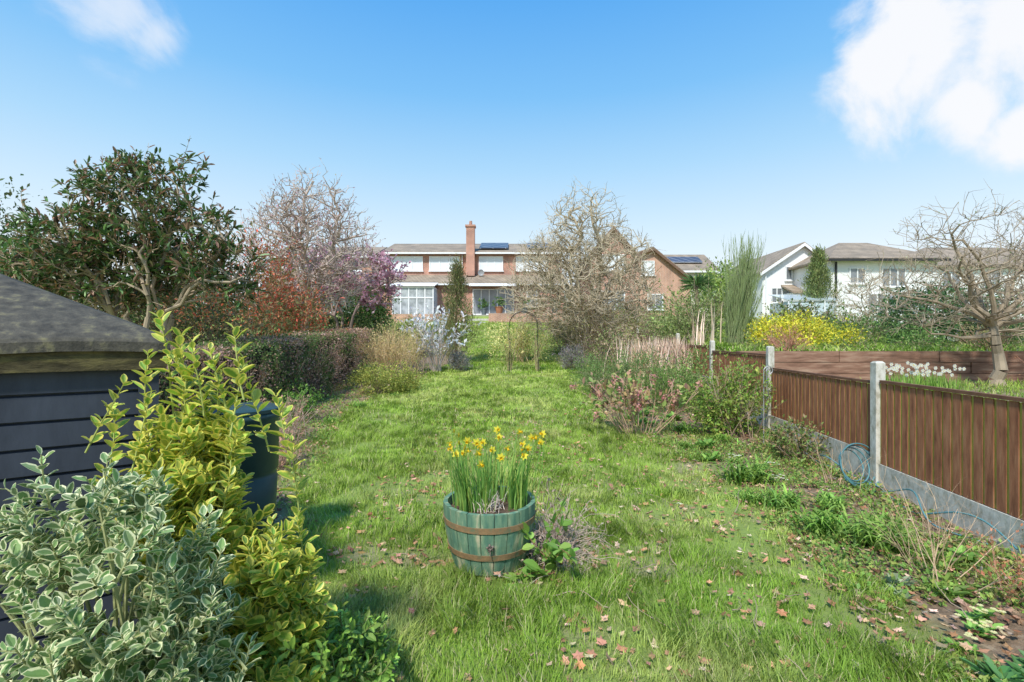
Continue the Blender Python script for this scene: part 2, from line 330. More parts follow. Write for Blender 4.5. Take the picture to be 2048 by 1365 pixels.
b=B();b.add(V,F,np.c_[bed,patio,bed*0])
m,nt,p,o=newmat('lawn_and_soil')
A=nt.nodes.new('ShaderNodeAttribute');A.attribute_name='Col';se=nt.nodes.new('ShaderNodeSeparateColor');nt.links.new(A.outputs['Color'],se.inputs[0])
tc=nt.nodes.new('ShaderNodeTexCoord')
def nn(s,d=8):
    n=nt.nodes.new('ShaderNodeTexNoise');n.inputs['Scale'].default_value=s;n.inputs['Detail'].default_value=d;n.inputs['Roughness'].default_value=.7;nt.links.new(tc.outputs['Object'],n.inputs['Vector']);return n.outputs[0]
def ramp(src,cols,pos):
    r=nt.nodes.new('ShaderNodeValToRGB')
    while len(r.color_ramp.elements)<len(cols): r.color_ramp.elements.new(.5)
    for k in range(len(cols)): r.color_ramp.elements[k].position=pos[k];r.color_ramp.elements[k].color=(*cols[k],1)
    nt.links.new(src,r.inputs[0]);return r.outputs[0]
g=ramp(nn(1.2),[(.32,.27,.15),(.22,.28,.06),(.27,.37,.07)],[.32,.47,.65])
s=ramp(nn(9),[(.08,.055,.03),(.25,.17,.105),(.42,.33,.22)],[.3,.52,.72])
mx=nt.nodes.new('ShaderNodeMix');mx.data_type='RGBA';nt.links.new(se.outputs[0],mx.inputs[0]);nt.links.new(g,mx.inputs[6]);nt.links.new(s,mx.inputs[7])
mx2=nt.nodes.new('ShaderNodeMix');mx2.data_type='RGBA';nt.links.new(se.outputs[1],mx2.inputs[0]);nt.links.new(mx.outputs[2],mx2.inputs[6]);mx2.inputs[7].default_value=(.3,.27,.23,1)
nt.links.new(mx2.outputs[2],p.inputs['Base Color']);p.inputs['Roughness'].default_value=.95
bp=nt.nodes.new('ShaderNodeBump');bp.inputs['Strength'].default_value=.7;bp.inputs['Distance'].default_value=.04;nt.links.new(nn(25),bp.inputs['Height']);nt.links.new(bp.outputs[0],p.inputs['Normal'])
gob=b.build('ground',[m],None,True)
# ------------------------------------------------------------------ grass
b=B()
def blades(x,y,w,l):
    k=len(x);q=vn(x,y,.45,6);q2=vn(x,y,2.2,8);q3=vn(x,y,.22,12);q4=vn(x,y,.7,17);q5=vn(x,y,.33,21)
    P=np.c_[x,y,H(x,y)-.005]
    L=l*(.35+1.15*q3**1.4+.5*q)*(1+rng.normal(0,.25,k)).clip(.3,1.8)
    phi=vn(x,y,.3,7)*14+rng.normal(0,1.1,k)
    c=np.array([.140,.232,.028])*(1-q[:,None]*.3)+np.array([.11,.085,.025])*(q2[:,None]*.6)+np.array([.10,.07,.045])*np.clip(q4[:,None]*2.6-1.2,0,1)
    c=c*(.82+.4*q5[:,None])*(1+rng.normal(0,.2,(k,1)))
    dry=rng.random(k)<.09;c[dry]=[.34,.30,.16]
    b.inst(BLADE,P,headM(phi,w*(1+rng.normal(0,.2,k)),L*1.15,L),c,0)
def grass(n,y0,y1,w,l):
    y=rng.uniform(y0,y1,n);x=rng.uniform(-5,5.,n)
    wob=(vn(x,y,.6,3)-.5)*.5
    inside=((x<xr(y)-wob+.1)&(x>xl(y)+wob-.1))
    inbed=(x<fenx(y))&(x>-4.9)&(rng.random(n)<.16*(vn(x,y,.8,5)>.45))
    q=vn(x,y,.35,1)*.5+vn(x,y,1.1,4)*.5
    thin=np.clip(1.8*q-.12,0.08,1)
    near=(y<6.5)&(vn(x,y,.45,9)>.58);thin=np.where(near,thin*.3,thin)
    barrel=((x+.17)**2+(y-3.66)**2>.30**2)
    ok=(inside|inbed)&(rng.random(n)<thin)&barrel
    blades(x[ok],y[ok],w,l)
grass(270000,1.3,4.2,.0045,.082)
grass(220000,4.2,8.5,.007,.084)
grass(140000,8.5,16,.012,.088)
grass(110000,16,33.3,.022,.10)
n=60000;y=rng.uniform(10.9,30,n);x=fenx(y)+.4+rng.random(n)**1.5*16;k=rng.random(n)<vn(x,y,1.2,4)+.2;blades(x[k],y[k],.028,.13)
n=9000;y=rng.uniform(3,10.4,n);x=fenx(y)+.4+rng.random(n)*6;k=rng.random(n)<vn(x,y,.8,4);blades(x[k],y[k],.012,.13)
b.build('grass',[ML])
# ------------------------------------------------------------------ fallen leaves
b=B()
def litter(n,fx,cols,size):
    x,y=fx(n);z=H(x,y)
    nr=unit(rng.normal(0,.4,(n,3))+[0,0,1]);s=size*(1+rng.normal(0,.3,n)).clip(.4,1.8)
    b.inst(OAK,np.c_[x,y,z+.015+rng.random(n)*.035],frames(rdir(n)*[1,1,.2],nr,s,s),rcol(cols,n,.25),0)
LC=[(.34,.19,.11),(.40,.25,.16),(.24,.13,.07),(.46,.33,.24),(.31,.17,.1)]
def fl(n):
    y=1.4+8*rng.random(n)**1.9;x=rng.uniform(-1.6,2.4,n);k=vn(x,y,.45,9)+.25*rng.random(n)>.62;x=np.where(k,x,rng.uniform(-1.5,2.4,n));y=np.where(k,y,1.4+rng.random(n)*9);return x,y
litter(2100,fl,LC,.054)
def fr(n): y=1.8+13*rng.random(n)**1.3;return xr(y)-.1+rng.random(n)*(fenx(y)-xr(y)),y
litter(3600,fr,LC+[(.16,.09,.05)]*3,.052)
def flb(n): y=4+12*rng.random(n)**1.2;return xl(y)+.2-rng.random(n)**.8*2.0,y
litter(2600,flb,LC+[(.16,.09,.05)]*2,.055)
b.build('fallen_leaves',[MD])
# small dead sticks on the grass
b=B();n=60;y=rng.uniform(1.8,6,n);x=rng.uniform(-1.2,3.0,n);P=np.c_[x,y,H(x,y)+.03];stems(b,P,rng.normal(0,1,(n,3))*[1,1,.08],rng.uniform(.1,.4,n),np.full(n,.004),5,.25,0,(.25,.19,.14),.4,4);b.build('dead_sticks',[MW])
# ------------------------------------------------------------------ half-barrel planter
bx,by=-.17,3.66;bar=empty('half_barrel_planter',(bx,by,0))
mst=noisemat('weathered_green_stave',[(.06,.11,.075),(.10,.21,.145),(.18,.29,.18),(.52,.47,.31)],8,.75,.5,(1.6,1.6,.3),10,[.28,.43,.54,.66])
mru=noisemat('rusty_hoop',[(.10,.17,.10),(.26,.16,.08),(.36,.24,.12)],14,.8,.4,(1,1,1),8)
BH=.455
def rad(z): t=z/BH;return .268+.078*t+ .018*math.sin(math.pi*t)
def staves(b):
    n=22
    for i in range(n):
        a0=2*np.pi*i/n+.008;a1=2*np.pi*(i+1)/n-.008;hz=BH+rng.normal(0,.003)
        zs=np.linspace(0.0,hz,7);V=[];F=[]
        am=(a0+a1)/2
        for z in zs:
            r=rad(z)
            for aa,rr in((a0,r-.002),(am,r+.002),(a1,r-.002),(a1,r-.03),(a0,r-.03)): V.append([bx+rr*np.cos(aa),by+rr*np.sin(aa),z])
        for k in range(6):
            for q in range(5):
                q2=(q+1)%5;F+=[[k*5+q,k*5+q2,(k+1)*5+q2],[k*5+q,(k+1)*5+q2,(k+1)*5+q]]
        t=30;F+=[[t,t+1,t+4],[t+1,t+3,t+4],[t+1,t+2,t+3]]
        b.add(V,F)
part('staves',bar,mst,staves)
def hoops(b):
    for z,h in((.12,.042),(.32,.042)):
        b.lathe([(rad(z)+.001,z),(rad(z)+.007,z),(rad(z+h)+.007,z+h),(rad(z+h)+.001,z+h)],(bx,by,0),48)
part('hoops',bar,mru,hoops,False)
msoil=noisemat('potting_soil',[(.03,.02,.012),(.11,.07,.045),(.2,.14,.09)],18,.95,.8,dist=.03)
part('soil',bar,msoil,lambda b:b.lathe([(.33,.385),(.2,.41),(.001,.42)],(bx,by,0),24))
def orn(b):
    c=np.array([bx+.02,by-rad(.22)-.012,.225])
    for k in range(5):
        a=k*2*np.pi/5+.5;p=c+np.array([.022*np.cos(a),0,.022*np.sin(a)]);b.poly([c,c+(p-c)*.6+[0,-.008,0],p*1.0,p+[.004,0,.006]],[.007,.009,.008,.002],(.2,.15,.12),6)
    b.poly([c,c+[0,-.012,-.05]],[.006,.003],(.2,.15,.12),5)
part('ornament',bar,noisemat('dull_metal',[(.12,.09,.07),(.3,.24,.2)],30,.5,.2),orn)
b=B();n=320
cl=np.array([[-.2,.02],[.16,.08],[-.05,-.12],[.21,-.06],[.0,.16],[-.16,-.12]]);ci=rng.integers(0,6,n)
P=np.c_[bx+cl[ci,0]+rng.normal(0,.03,n),by+cl[ci,1]+rng.normal(0,.03,n),np.full(n,.40)]
d2=np.hypot(P[:,0]-bx,P[:,1]-by);P=P[d2<.29];n=len(P)
L=rng.uniform(.25,.46,n)
phi=np.arctan2(P[:,1]-by,P[:,0]-bx)+rng.normal(0,.9,n)
b.inst(DAFF,P,headM(phi,.011+rng.random(n)*.005,L*1.1*rng.uniform(.3,2.2,n),L),rcol([(.10,.20,.04),(.14,.25,.06),(.22,.3,.07)],n),0)
pet=tmpl([[0,0,0],[-.3,.5,.05],[0,1,.0],[.3,.5,.05]],[[0,2,1],[0,3,2]],[0]*4)
nf=30
for k in range(nf):
    c=cl[k%6];p0=np.array([bx+c[0]+rng.normal(0,.05),by+c[1]+rng.normal(0,.05),.40])
    q=p0+np.array([(p0[0]-bx)*.35+rng.normal(0,.03),(p0[1]-by)*.3+rng.normal(0,.03),rng.uniform(.38,.57)])
    mid=(p0+q)/2+[rng.normal(0,.01),0,0]
    ax=unit(np.array([rng.normal(0,.8),-1+rng.normal(0,.6),rng.normal(.0,.3)]));q2=q+ax*.018+[0,0,.004]
    b.poly([p0,mid,q,q2],[.004,.0035,.003,.003],(.15,.28,.06),5,0)
    if k%6==5:
        b.poly([q2,q2+[0,0,.02],q2+[0,0,.035]],[.003,.008,.002],(.45,.4,.03),6,1);continue
    u=unit(np.cross(ax,[0,0,1]));v=np.cross(u,ax)
    a=np.arange(6)*np.pi/3+rng.random()
    D=u*np.cos(a)[:,None]+v*np.sin(a)[:,None]-ax*.15
    b.inst(pet,np.repeat(q2[None],6,0),frames(D,np.repeat(ax[None],6,0),np.full(6,.036),np.full(6,.036)),np.tile([.92,.80,.08],(6,1)),1)
    b.poly([q2,q2+ax*.012,q2+ax*.024],[.006,.008,.012],(.92,.62,.03),8,1)
b.build('daffodil_plant',[ML,MP])
b=B();n=50
P=np.c_[bx+rng.normal(0,.05,n),by-.12+rng.normal(0,.05,n),np.full(n,.40)]
stems(b,P,rng.normal(0,.25,(n,3))+[0,0,1],rng.uniform(.08,.2,n),np.full(n,.003),3,.3,0,(.6,.5,.42));b.build('dry_stalks',[MW])
b=B();n=220
P=np.c_[.32+rng.normal(0,.11,n),3.76+rng.normal(0,.16,n),np.full(n,.02)]
r1=stems(b,P,rng.normal(0,.6,(n,3))+[0.1,-.1,.8],rng.uniform(.2,.6,n),np.full(n,.003),6,.35,-.14,(.34,.26,.21),.5,4)
a_=spawn(r1,3,.2,.8,L=.14,rr=.7);r2=stems(b,*a_,nseg=3,wander=.3,trop=-.05,col=(.36,.29,.24))
leaves_on(b,r2,1,.03,[(.25,.17,.12),(.33,.26,.2)],Q,1,.6)
n=7
P=np.array([[.26,3.42,.05]]*n)+rng.normal(0,.05,(n,3))*[1,1,0]
D=np.array([[.2,-.3,1.],[-.7,-.3,.5],[.1,-.5,.4],[.4,.1,.9],[-.9,-.1,.4],[-.3,0,1.2],[.1,0,1.3]])
r3=stems(b,P,D,np.array([.4,.35,.35,.45,.35,.4,.5]),np.full(n,.004),8,.15,-.12,(.2,.1,.06),.5,5)
leaves_on(b,r3,18,.08,[(.11,.19,.035),(.15,.25,.05)],LEAF,1,.72,spread=.9)
b.build('bramble',[MW,ML])
b=B();P=np.array([[.42,3.6,.1]]);r1=stems(b,P,np.array([[.25,0,1.]]),np.array([.7]),np.array([.004]),6,.12,.0,(.15,.2,.06),.4,5);a_=spawn(r1,5,.3,.6,L=.15,rr=.7);stems(b,*a_,nseg=3,col=(.15,.2,.06));b.build('bare_sapling',[MW])
# ------------------------------------------------------------------ shed
sh=empty('garden_shed',(-3.0,2.9,0))
c0=np.array([-1.76,2.36]);ang=math.radians(36);uL=np.array([-math.cos(ang),-math.sin(ang)]);uB=np.array([-math.sin(ang),math.cos(ang)])
LW,LB=2.6,1.9
def sp_(a,b_,z): q=c0+uL*a+uB*b_;return [q[0],q[1],z]
mshed=noisemat('slate_blue_shed_paint',[(.028,.034,.047),(.05,.06,.08)],9,.5,.25,(1,1,.3),8)
mfelt=noisemat('roofing_felt',[(.045,.042,.036),(.10,.09,.07),(.30,.27,.13)],14,.95,.8,(1,1,1),14,[.35,.55,.8],.02)
mfas=noisemat('mossy_fascia',[(.03,.025,.012),(.085,.07,.032),(.20,.17,.06)],9,.9,.7,(1,1,3),12,[.32,.52,.75],.02)
def walls(b):
    z=0.0
    while z<1.5:
        h=.118
        for s_ in (0,1):
            if s_==0: vec=np.array([*(uL*LW),0]);pr=[sp_(-.0,.0,z),sp_(0,-.020,z+.004),sp_(0,-.014,z+h-.012),sp_(0,.0,z+h-.004)]
            else: pr=[sp_(.0,.002,z),sp_(-.020,.002,z+.004),sp_(-.014,.002,z+h-.012),sp_(.0,.002,z+h-.004)];vec=np.array([*(uB*LB),0])
            b.prism(pr,vec)
        z+=h
    b.prism([sp_(.002,.003,0),sp_(LW,.003,0),sp_(LW,LB,0),sp_(.002,LB,0)],[0,0,1.5])
part('walls',sh,mshed,walls)
part('corner_trim',sh,mshed,lambda b:b.prism([sp_(-.03,-.03,0),sp_(.05,-.03,0),sp_(.05,-.021,0),sp_(-.021,-.021,0),sp_(-.021,.05,0),sp_(-.03,.05,0)],[0,0,1.5]))
ov=.06
def fas(b):
    z0,z1=1.515,1.655
    for pr in ([sp_(-ov,-ov,z0),sp_(LW+ov,-ov,z0),sp_(LW+ov,-ov+.025,z0),sp_(-ov,-ov+.025,z0)],[sp_(-ov,-ov+.026,z0),sp_(-ov+.025,-ov+.026,z0),sp_(-ov+.025,LB+ov,z0),sp_(-ov,LB+ov,z0)]):
        b.prism(pr,[0,0,z1-z0])
part('fascia',sh,mfas,fas)
def roof(b):
    # felt roof with the turned-down edge rounded and slightly sagging
    o=.075;za=1.60;zr=2.14;N=14
    def ring(t,z):
        pts=[]
        for (a0,b0,a1,b1) in((-o,-o,LW+o,-o),(LW+o,-o,LW+o,LB+o),(LW+o,LB+o,-o,LB+o),(-o,LB+o,-o,-o)):
            for k in range(N):
                s=k/N;a=a0+(a1-a0)*s;bb=b0+(b1-b0)*s
                pts.append((a,bb))
        out=[]
        for a,bb in pts:
            # ridge nearest point
            ra=min(max(a,LB*.5),LW-LB*.5);rb=LB/2
            out.append(sp_(a+(ra-a)*t,bb+(rb-bb)*t,z+.006*math.sin(a*9+bb*7)))
        return out
    rings=[ring(0,za),ring(0,za+.045),ring(.012,za+.062),ring(.04,za+.082)]
    for t in np.linspace(.12,1,8): rings.append(ring(t,za+.07+(zr-za-.07)*t))
    V=np.array([p for r in rings for p in r]);M=4*N;F=[]
    for r in range(len(rings)-1):
        for k in range(M):
            j=(k+1)%M;F+=[[r*M+k,r*M+j,(r+1)*M+j],[r*M+k,(r+1)*M+j,(r+1)*M+k]]
    b.add(V,F)
part('roof',sh,mfelt,roof)
wb=empty('water_butt',(-2.22,3.75,0));mb=noisemat('dark_green_plastic',[(.02,.05,.052),(.035,.075,.075)],4,.4,.05)
wc=(-2.12,3.75,0)
part('body',wb,mb,lambda b:b.lathe([(.23,0),(.26,.3),(.275,.6),(.262,.61),(.262,.64),(.28,.66),(.285,1.04),(.30,1.06),(.30,1.10),(.27,1.10)],wc,32),True)
part('lid',wb,mb,lambda b:b.lathe([(.295,1.10),(.305,1.105),(.305,1.13),(.27,1.14),(.15,1.155),(.001,1.16)],wc,32))
# ------------------------------------------------------------------ foreground shrubs
def shootshrub(name,tips,dirs,base,leafn,size,asp,cols,mat,shootL,wcol=(.12,.14,.05)):
    b=B();n=len(tips)
    P0=tips-unit(dirs)*np.reshape(shootL,(-1,1))
    r1=stems(b,P0,dirs,np.broadcast_to(shootL,(n,)),np.full(n,.004),5,.06,.02,wcol,.5,5)
    k=n//3;idx=rng.choice(n,k,False);bp=base+rng.normal(0,.06,(k,3))*[1,1,0]
    md=(bp+P0[idx])/2+rng.normal(0,.03,(k,3))+[0,0,.08]
    b.tubes(bp,md,np.full(k,.009),np.full(k,.006),wcol,5);b.tubes(md,P0[idx],np.full(k,.006),np.full(k,.004),wcol,5)
    nd,dd,_,_=r1;K=nd.shape[1]
    per=leafn
    idx=np.repeat(np.arange(n),per);tt=np.tile(np.linspace(.12,1,per),n)+rng.normal(0,.02,n*per);tt=tt.clip(0,.999)
    kk=(tt*(K-1)).astype(int);f=(tt*(K-1)-kk)[:,None];P=nd[idx,kk]*(1-f)+nd[idx,kk+1]*f;D=dd[idx,kk+1]
    az=np.tile(np.arange(per)*2.399,n)+rng.normal(0,.35,n*per)+np.repeat(rng.random(n)*6.28,per)
    u=unit(np.cross(D,[.3,.2,1.]));v=np.cross(D,u);side=u*np.cos(az)[:,None]+v*np.sin(az)[:,None]
    opn=(1.4-.75*tt)[:,None]
    LD=unit(D*.75*(1.3-opn*.5)+side*opn+[0,0,.08]);nr=unit(D+[0,0,.6]-side*.2+rng.normal(0,.3,D.shape))
    s=size*(1-.35*tt**4)*(1+rng.normal(0,.2,len(P))).clip(.5,1.6)
    cc=rcol(cols,len(P),.18)*(1+rng.normal(0,.14,n))[idx][:,None]
    b.inst(LEAF,P,frames(LD,nr,s*asp,s),cc,1)
    return b.build(name,[MW,mat],None)
def envpts(cs,n,up=.6):
    cs=np.array(cs);w=cs[:,3]*cs[:,5];w=w/w.sum();i=rng.choice(len(cs),n,p=w);d=rdir(n);d[:,2]=np.abs(d[:,2])*.9-.25;d=unit(d)
    return cs[i,:3]+d*cs[i,3:]*(.45+.55*rng.random((n,1))**.7)*(1+rng.normal(0,.08,(n,1))),unit(d*.9+[0,0,up]+rng.normal(0,.4,(n,3)))
T1,D1=envpts([(-1.22,1.52,.78,.30,.26,.50),(-1.52,1.62,.95,.26,.25,.36),(-1.05,1.55,.58,.20,.22,.46),(-1.28,1.45,.50,.36,.25,.35),(-1.15,1.52,1.1,.12,.12,.22)],270)
shootshrub('variegated_euonymus_bush',T1,D1,np.array([-1.35,1.6,.0]),13,.052,.54,[(.14,.24,.075),(.20,.32,.11),(.25,.36,.15)],MVW,rng.uniform(.10,.24,len(T1)),(.25,.26,.12))
T2,D2=envpts([(-1.28,1.98,.85,.26,.25,.45),(-1.04,1.95,.50,.26,.25,.42),(-1.44,2.02,.95,.22,.2,.40),(-1.28,2.0,1.15,.20,.2,.30),(-.98,1.98,.36,.25,.25,.40),(-.97,1.98,.72,.15,.15,.26)],350)
topT=np.array([[-1.46,2.0,1.76],[-1.38,2.02,1.62],[-1.52,2.0,1.60],[-1.18,2.02,1.71],[-1.10,2.0,1.58],[-1.25,2.03,1.57],[-1.62,2.02,1.48],[-1.33,1.98,1.52],[-1.0,2.0,1.42],[-1.18,2.0,1.46],[-1.5,2.0,1.44],[-1.41,2.0,1.68],[-1.22,2.,1.62],[-1.68,1.98,1.37],[-.92,2,1.26],[-1.3,2.0,1.66],[-1.45,2.05,1.54],[-1.08,2.02,1.50]])
T2=np.vstack([T2,topT]);D2=np.vstack([D2,unit(rng.normal(0,.18,(len(topT),3))+[0,0,1])])
SL=rng.uniform(.12,.26,len(T2));SL[-len(topT):]=.32
shootshrub('golden_euonymus_bush',T2,D2,np.array([-1.25,2.05,.0]),17,.066,.56,[(.22,.38,.05),(.30,.45,.055),(.42,.52,.08)],MVY,SL,(.25,.28,.08))
T3,D3=envpts([(-1.62,1.35,.48,.16,.14,.25)],120)
shootshrub('box_shrub',T3,D3,np.array([-1.6,1.4,0]),14,.024,.55,[(.13,.24,.03),(.3,.36,.04)],ML,np.full(len(T3),.09))
T4,D4=envpts([(-.95,2.05,.28,.3,.28,.38),(-.78,2.2,.2,.28,.25,.32)],210)
shootshrub('glossy_evergreen_shrub',T4,D4,np.array([-.95,2.1,0]),11,.055,.42,[(.10,.17,.03),(.15,.24,.045)],MG,np.full(len(T4),.16))
# ------------------------------------------------------------------ hedge (left)
b=B();n=42000
yy=rng.uniform(4.2,16.2,n);xc=-5.55+.02*yy
zt=np.interp(yy,[4,8.5,15.5],[1.42,1.52,1.95])+(vn(yy,yy*0,.7,2)-.5)*.12
zb=H(xc,yy);f=rng.choice(3,n,p=[.55,.35,.10]);u=rng.random(n)
bul=(vn(yy,u*3,.45,3)-.5)*.28
X=np.where(f==0,xc+.62+bul,np.where(f==1,xc+rng.uniform(-.62,.62,n),xc-.62));Z=np.where(f==1,zt,zb+u*(zt-zb))
P=np.c_[X,yy,Z]+rng.normal(0,.04,(n,3))
O=np.where((f==0)[:,None],[1,0,.3],np.where((f==1)[:,None],[0,0,1],[-1,0,0]))
brown=(vn(yy,Z*2,.8,6)+.25*(Z-zb)/(zt-zb))[:,None]
cg=rcol([(.07,.11,.03),(.10,.14,.04),(.05,.08,.025)],n);cb_=rcol([(.26,.16,.12),(.36,.24,.19),(.20,.12,.07)],n)
c=np.where(rng.random((n,1))<np.clip(brown*1.6-.5,.1,.85),cb_,cg)
s=rng.uniform(.03,.06,n)
b.inst(Q,P,frames(unit(O*.5+rdir(n)),unit(O+rdir(n)*.8),s*.65,s),c,1)
n=1400;yy=rng.uniform(4.3,16,n);P=np.c_[-5.5+rng.uniform(-.4,.45,n),yy,H(-5.5+0*yy,yy)]
stems(b,P,rng.normal(0,.25,(n,3))+[0,0,1],np.full(n,1.3),np.full(n,.009),4,.12,0,(.2,.15,.11),.4,3)
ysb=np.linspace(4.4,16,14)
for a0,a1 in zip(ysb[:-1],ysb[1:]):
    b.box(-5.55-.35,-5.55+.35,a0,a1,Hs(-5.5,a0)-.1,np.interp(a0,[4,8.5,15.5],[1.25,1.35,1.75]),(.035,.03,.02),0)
b.build('beech_hedge',[MW,ML])
# ------------------------------------------------------------------ fence right
fe=empty('wooden_fence',(float(fenx(8)),8,0))
posts=[-.6,2.55,5.5,8.46,11.9,15.7,20.5,25]
fdir=unit(np.array([.12,1.,0]))
def ptop(y): return np.interp(y,[0,5.5,8.46,11.9,15.7,20.5,25],[1.42,1.42,1.56,1.66,1.9,2.17,2.8])
def gz(y): return Hs(fenx(y)-.1,y)
mcon=noisemat('concrete',[(.30,.28,.20),(.54,.52,.45),(.70,.68,.61)],16,.9,.4,(1,1,.6),12)
mslat=noisemat('red_brown_fence_stain',[(.16,.06,.03),(.34,.14,.07),(.46,.23,.12)],6,.8,.3,(3,3,.5),12,[.3,.5,.72])
mrail=noisemat('dark_fence_rail',[(.13,.06,.035),(.22,.11,.06)],8,.8,.3)
mmoss=noisemat('algae_green_batten',[(.28,.26,.04),(.48,.45,.08),(.3,.17,.07)],5,.9,.3,(2,2,.5),8)
def fposts(b):
    for y in posts:
        c=(float(fenx(y)),y);t=ptop(y);b.obox(c,(fdir[0],fdir[1]),.105,.10,-.1,t-.02);
        u=fdir[:2];v=np.array([-u[1],u[0]]);cc=np.array(c)
        q=[np.r_[cc+u*.0525*a+v*.05*d,t-.02] for a,d in((-1,-1),(1,-1),(1,1),(-1,1))]
        ap=[np.r_[cc+u*.035*a+v*.03*d,t] for a,d in((-1,-1),(1,-1),(1,1),(-1,1))]
        V=np.array(q+ap);b.add(V,[[0,1,5],[0,5,4],[1,2,6],[1,6,5],[2,3,7],[2,7,6],[3,0,4],[3,4,7],[4,5,6],[4,6,7]])
part('concrete_posts',fe,mcon,fposts)
pan=[(posts[i],posts[i+1]) for i in range(len(posts)-1)]
def ph(y0,y1): g=max(gz(y0),gz(y1));return g+.02,g+.25,{5.5:1.19,2.55:1.21,-.6:1.22,8.46:1.42}.get(y0,ptop(y0)-.12)
def gb(b):
    for y0,y1 in pan:
        z0,z1,_=ph(y0,y1);L=(y1-y0-.11)*1.007;ym=(y0+y1)/2;b.obox((float(fenx(ym)),ym),fdir[:2],L,.045,z0-.25,z1)
part('gravel_boards',fe,mcon,gb)
def slats(b):
    for y0,y1 in pan:
        _,z1,zt=ph(y0,y1);n=int(round((y1-y0-.13)/.115));st=(y1-y0-.13)/n
        for i in range(n):
            yc=y0+.065+st*(i+.5);h=zt-.035+rng.normal(0,.002)
            b.obox((float(fenx(yc))-.008+rng.normal(0,.001),yc),fdir[:2],st*(.76+rng.uniform(-.05,.05)),.008,z1+.006,h)
part('slats',fe,mslat,slats)
def batt(b):
    for y0,y1 in pan:
        _,z1,zt=ph(y0,y1);n=int(round((y1-y0-.13)/.115));st=(y1-y0-.13)/n
        for i in range(n+1):
            yc=y0+.065+st*i;b.obox((float(fenx(yc))+.001,yc),fdir[:2],st*.5,.008,z1+.008,zt-.04)
part('back_slats',fe,mmoss,batt)
def rails(b):
    for y0,y1 in pan:
        _,z1,zt=ph(y0,y1);L=(y1-y0-.12);ym=(y0+y1)/2;c=(float(fenx(ym)),ym)
        b.obox(c,fdir[:2],L,.05,zt-.030,zt);b.obox((c[0]+.034,c[1]),fdir[:2],L,.035,z1+.03,z1+.07);b.obox((c[0]+.034,c[1]),fdir[:2],L,.035,z1+.4,z1+.44)
part('rails',fe,mrail,rails)
b=B();HC=(.10,.24,.28)
for k in range(4):
    a=np.linspace(0,2*np.pi,40);R=.20+.035*k;c=np.array([3.86+.03*k,5.5-.06*k,.24])
    b.poly(np.c_[c[0]+R*.95*np.cos(a),c[1]+.10*np.cos(a)+.10*np.sin(a)+.05*k,c[2]+R*.75*np.sin(a)],.008,HC,7)
for k in range(2):
    t=np.linspace(0,1,90);y=6.7-3.0*t+.15*k;b.poly(np.c_[fenx(y)-.16-.09*np.sin(t*(6+2*k)*1.9+k)-.05*k,y,.03+.15*np.maximum(0,np.sin(t*9+k*1.5))**2],.008,HC,7)
b.build('garden_hose',[noisemat('teal_hose',[(.07,.19,.21),(.12,.28,.31)],6,.5,0)],None,True)
b=B();a=np.linspace(0,4.2*np.pi/1.4,40);R=np.linspace(.075,.02,40);c=np.array([3.80,7.3,1.20])
hook=np.c_[c[0]+.075-R*np.cos(a)-.0,np.full(40,7.3),c[2]+R*np.sin(a)]
b.poly(np.vstack([[[3.80,7.3,-.05]],[[3.80,7.3,.6]],hook]),.007,(.4,.4,.38),6);b.build('shepherds_hook',[noisemat('galvanised_metal',[(.3,.3,.29),(.5,.5,.48)],20,.5,.1,metal=.4)])
# ------------------------------------------------------------------ bed plants
GRN=[(.10,.18,.03),(.13,.22,.04),(.18,.27,.055)]
def strapclump(name,cs,n,L,w,cols=GRN,T=STRAP,sp=.07,m=ML):
    b=B()
    for (x,y,s) in cs:
        P=np.c_[x+rng.normal(0,sp*s,n),y+rng.normal(0,sp*s,n)];P=np.c_[P,H(P[:,0],P[:,1])];l=L*s*rng.uniform(.55,1.1,n)
        b.inst(T,P,headM(rng.random(n)*6.28,w*s*rng.uniform(.7,1.2,n),l*rng.uniform(.35,1.05,n),l*rng.uniform(.8,1.3,n)),rcol(cols,n,.22),0)
    return b.build(name,[m])
for c in [(2.75,5.7,1.4),(2.68,4.75,1.1),(2.68,4.15,1.25),(2.95,3.85,1.2),(3.2,4.15,1.),(2.45,4.95,.8),(3.1,4.7,.8)]:
    strapclump('daylily_clump',[c],120,.38,.019)
strapclump('bulb_foliage',[(2.9,8.2,1.2),(3.3,7.6,.9),(-2.9,12.,.8),(2.3,9.2,.9),(-3.4,9,.8),(-3.3,10.5,.9),(2.6,7.2,.8)],110,.3,.02)
b=B();n=26;P=np.c_[2.1+rng.normal(0,.16,n),8.1+rng.normal(0,.14,n)];P=np.c_[P,H(P[:,0],P[:,1])]
D=np.c_[(P[:,0]-2.1)*3+rng.normal(0,.2,n),(P[:,1]-8.1)*2,np.ones(n)]
r1=stems(b,P,D,rng.uniform(.7,1.15,n),np.full(n,.008),6,.10,0,(.38,.25,.17),.6,4)
a_=spawn(r1,5,.3,.7,L=.33,rr=.7,up=.3);r2=stems(b,*a_,nseg=4,wander=.12,col=(.38,.25,.17))
leaves_on(b,r2,4,.095,[(.24,.17,.08),(.20,.23,.07),(.28,.16,.11),(.15,.22,.06)],LEAF,1,.6,t0=.3)
tips=np.vstack([r2[0][:,-1]])[::4][:26]
for t_ in tips:
    k=34;d=rdir(k);b.inst(Q,t_+d*.06,frames(rdir(k),d,np.full(k,.038),np.full(k,.034)),rcol([(.32,.12,.12),(.38,.2,.17),(.30,.18,.12)],k),1)
b.build('hydrangea_bush',[MW,ML])
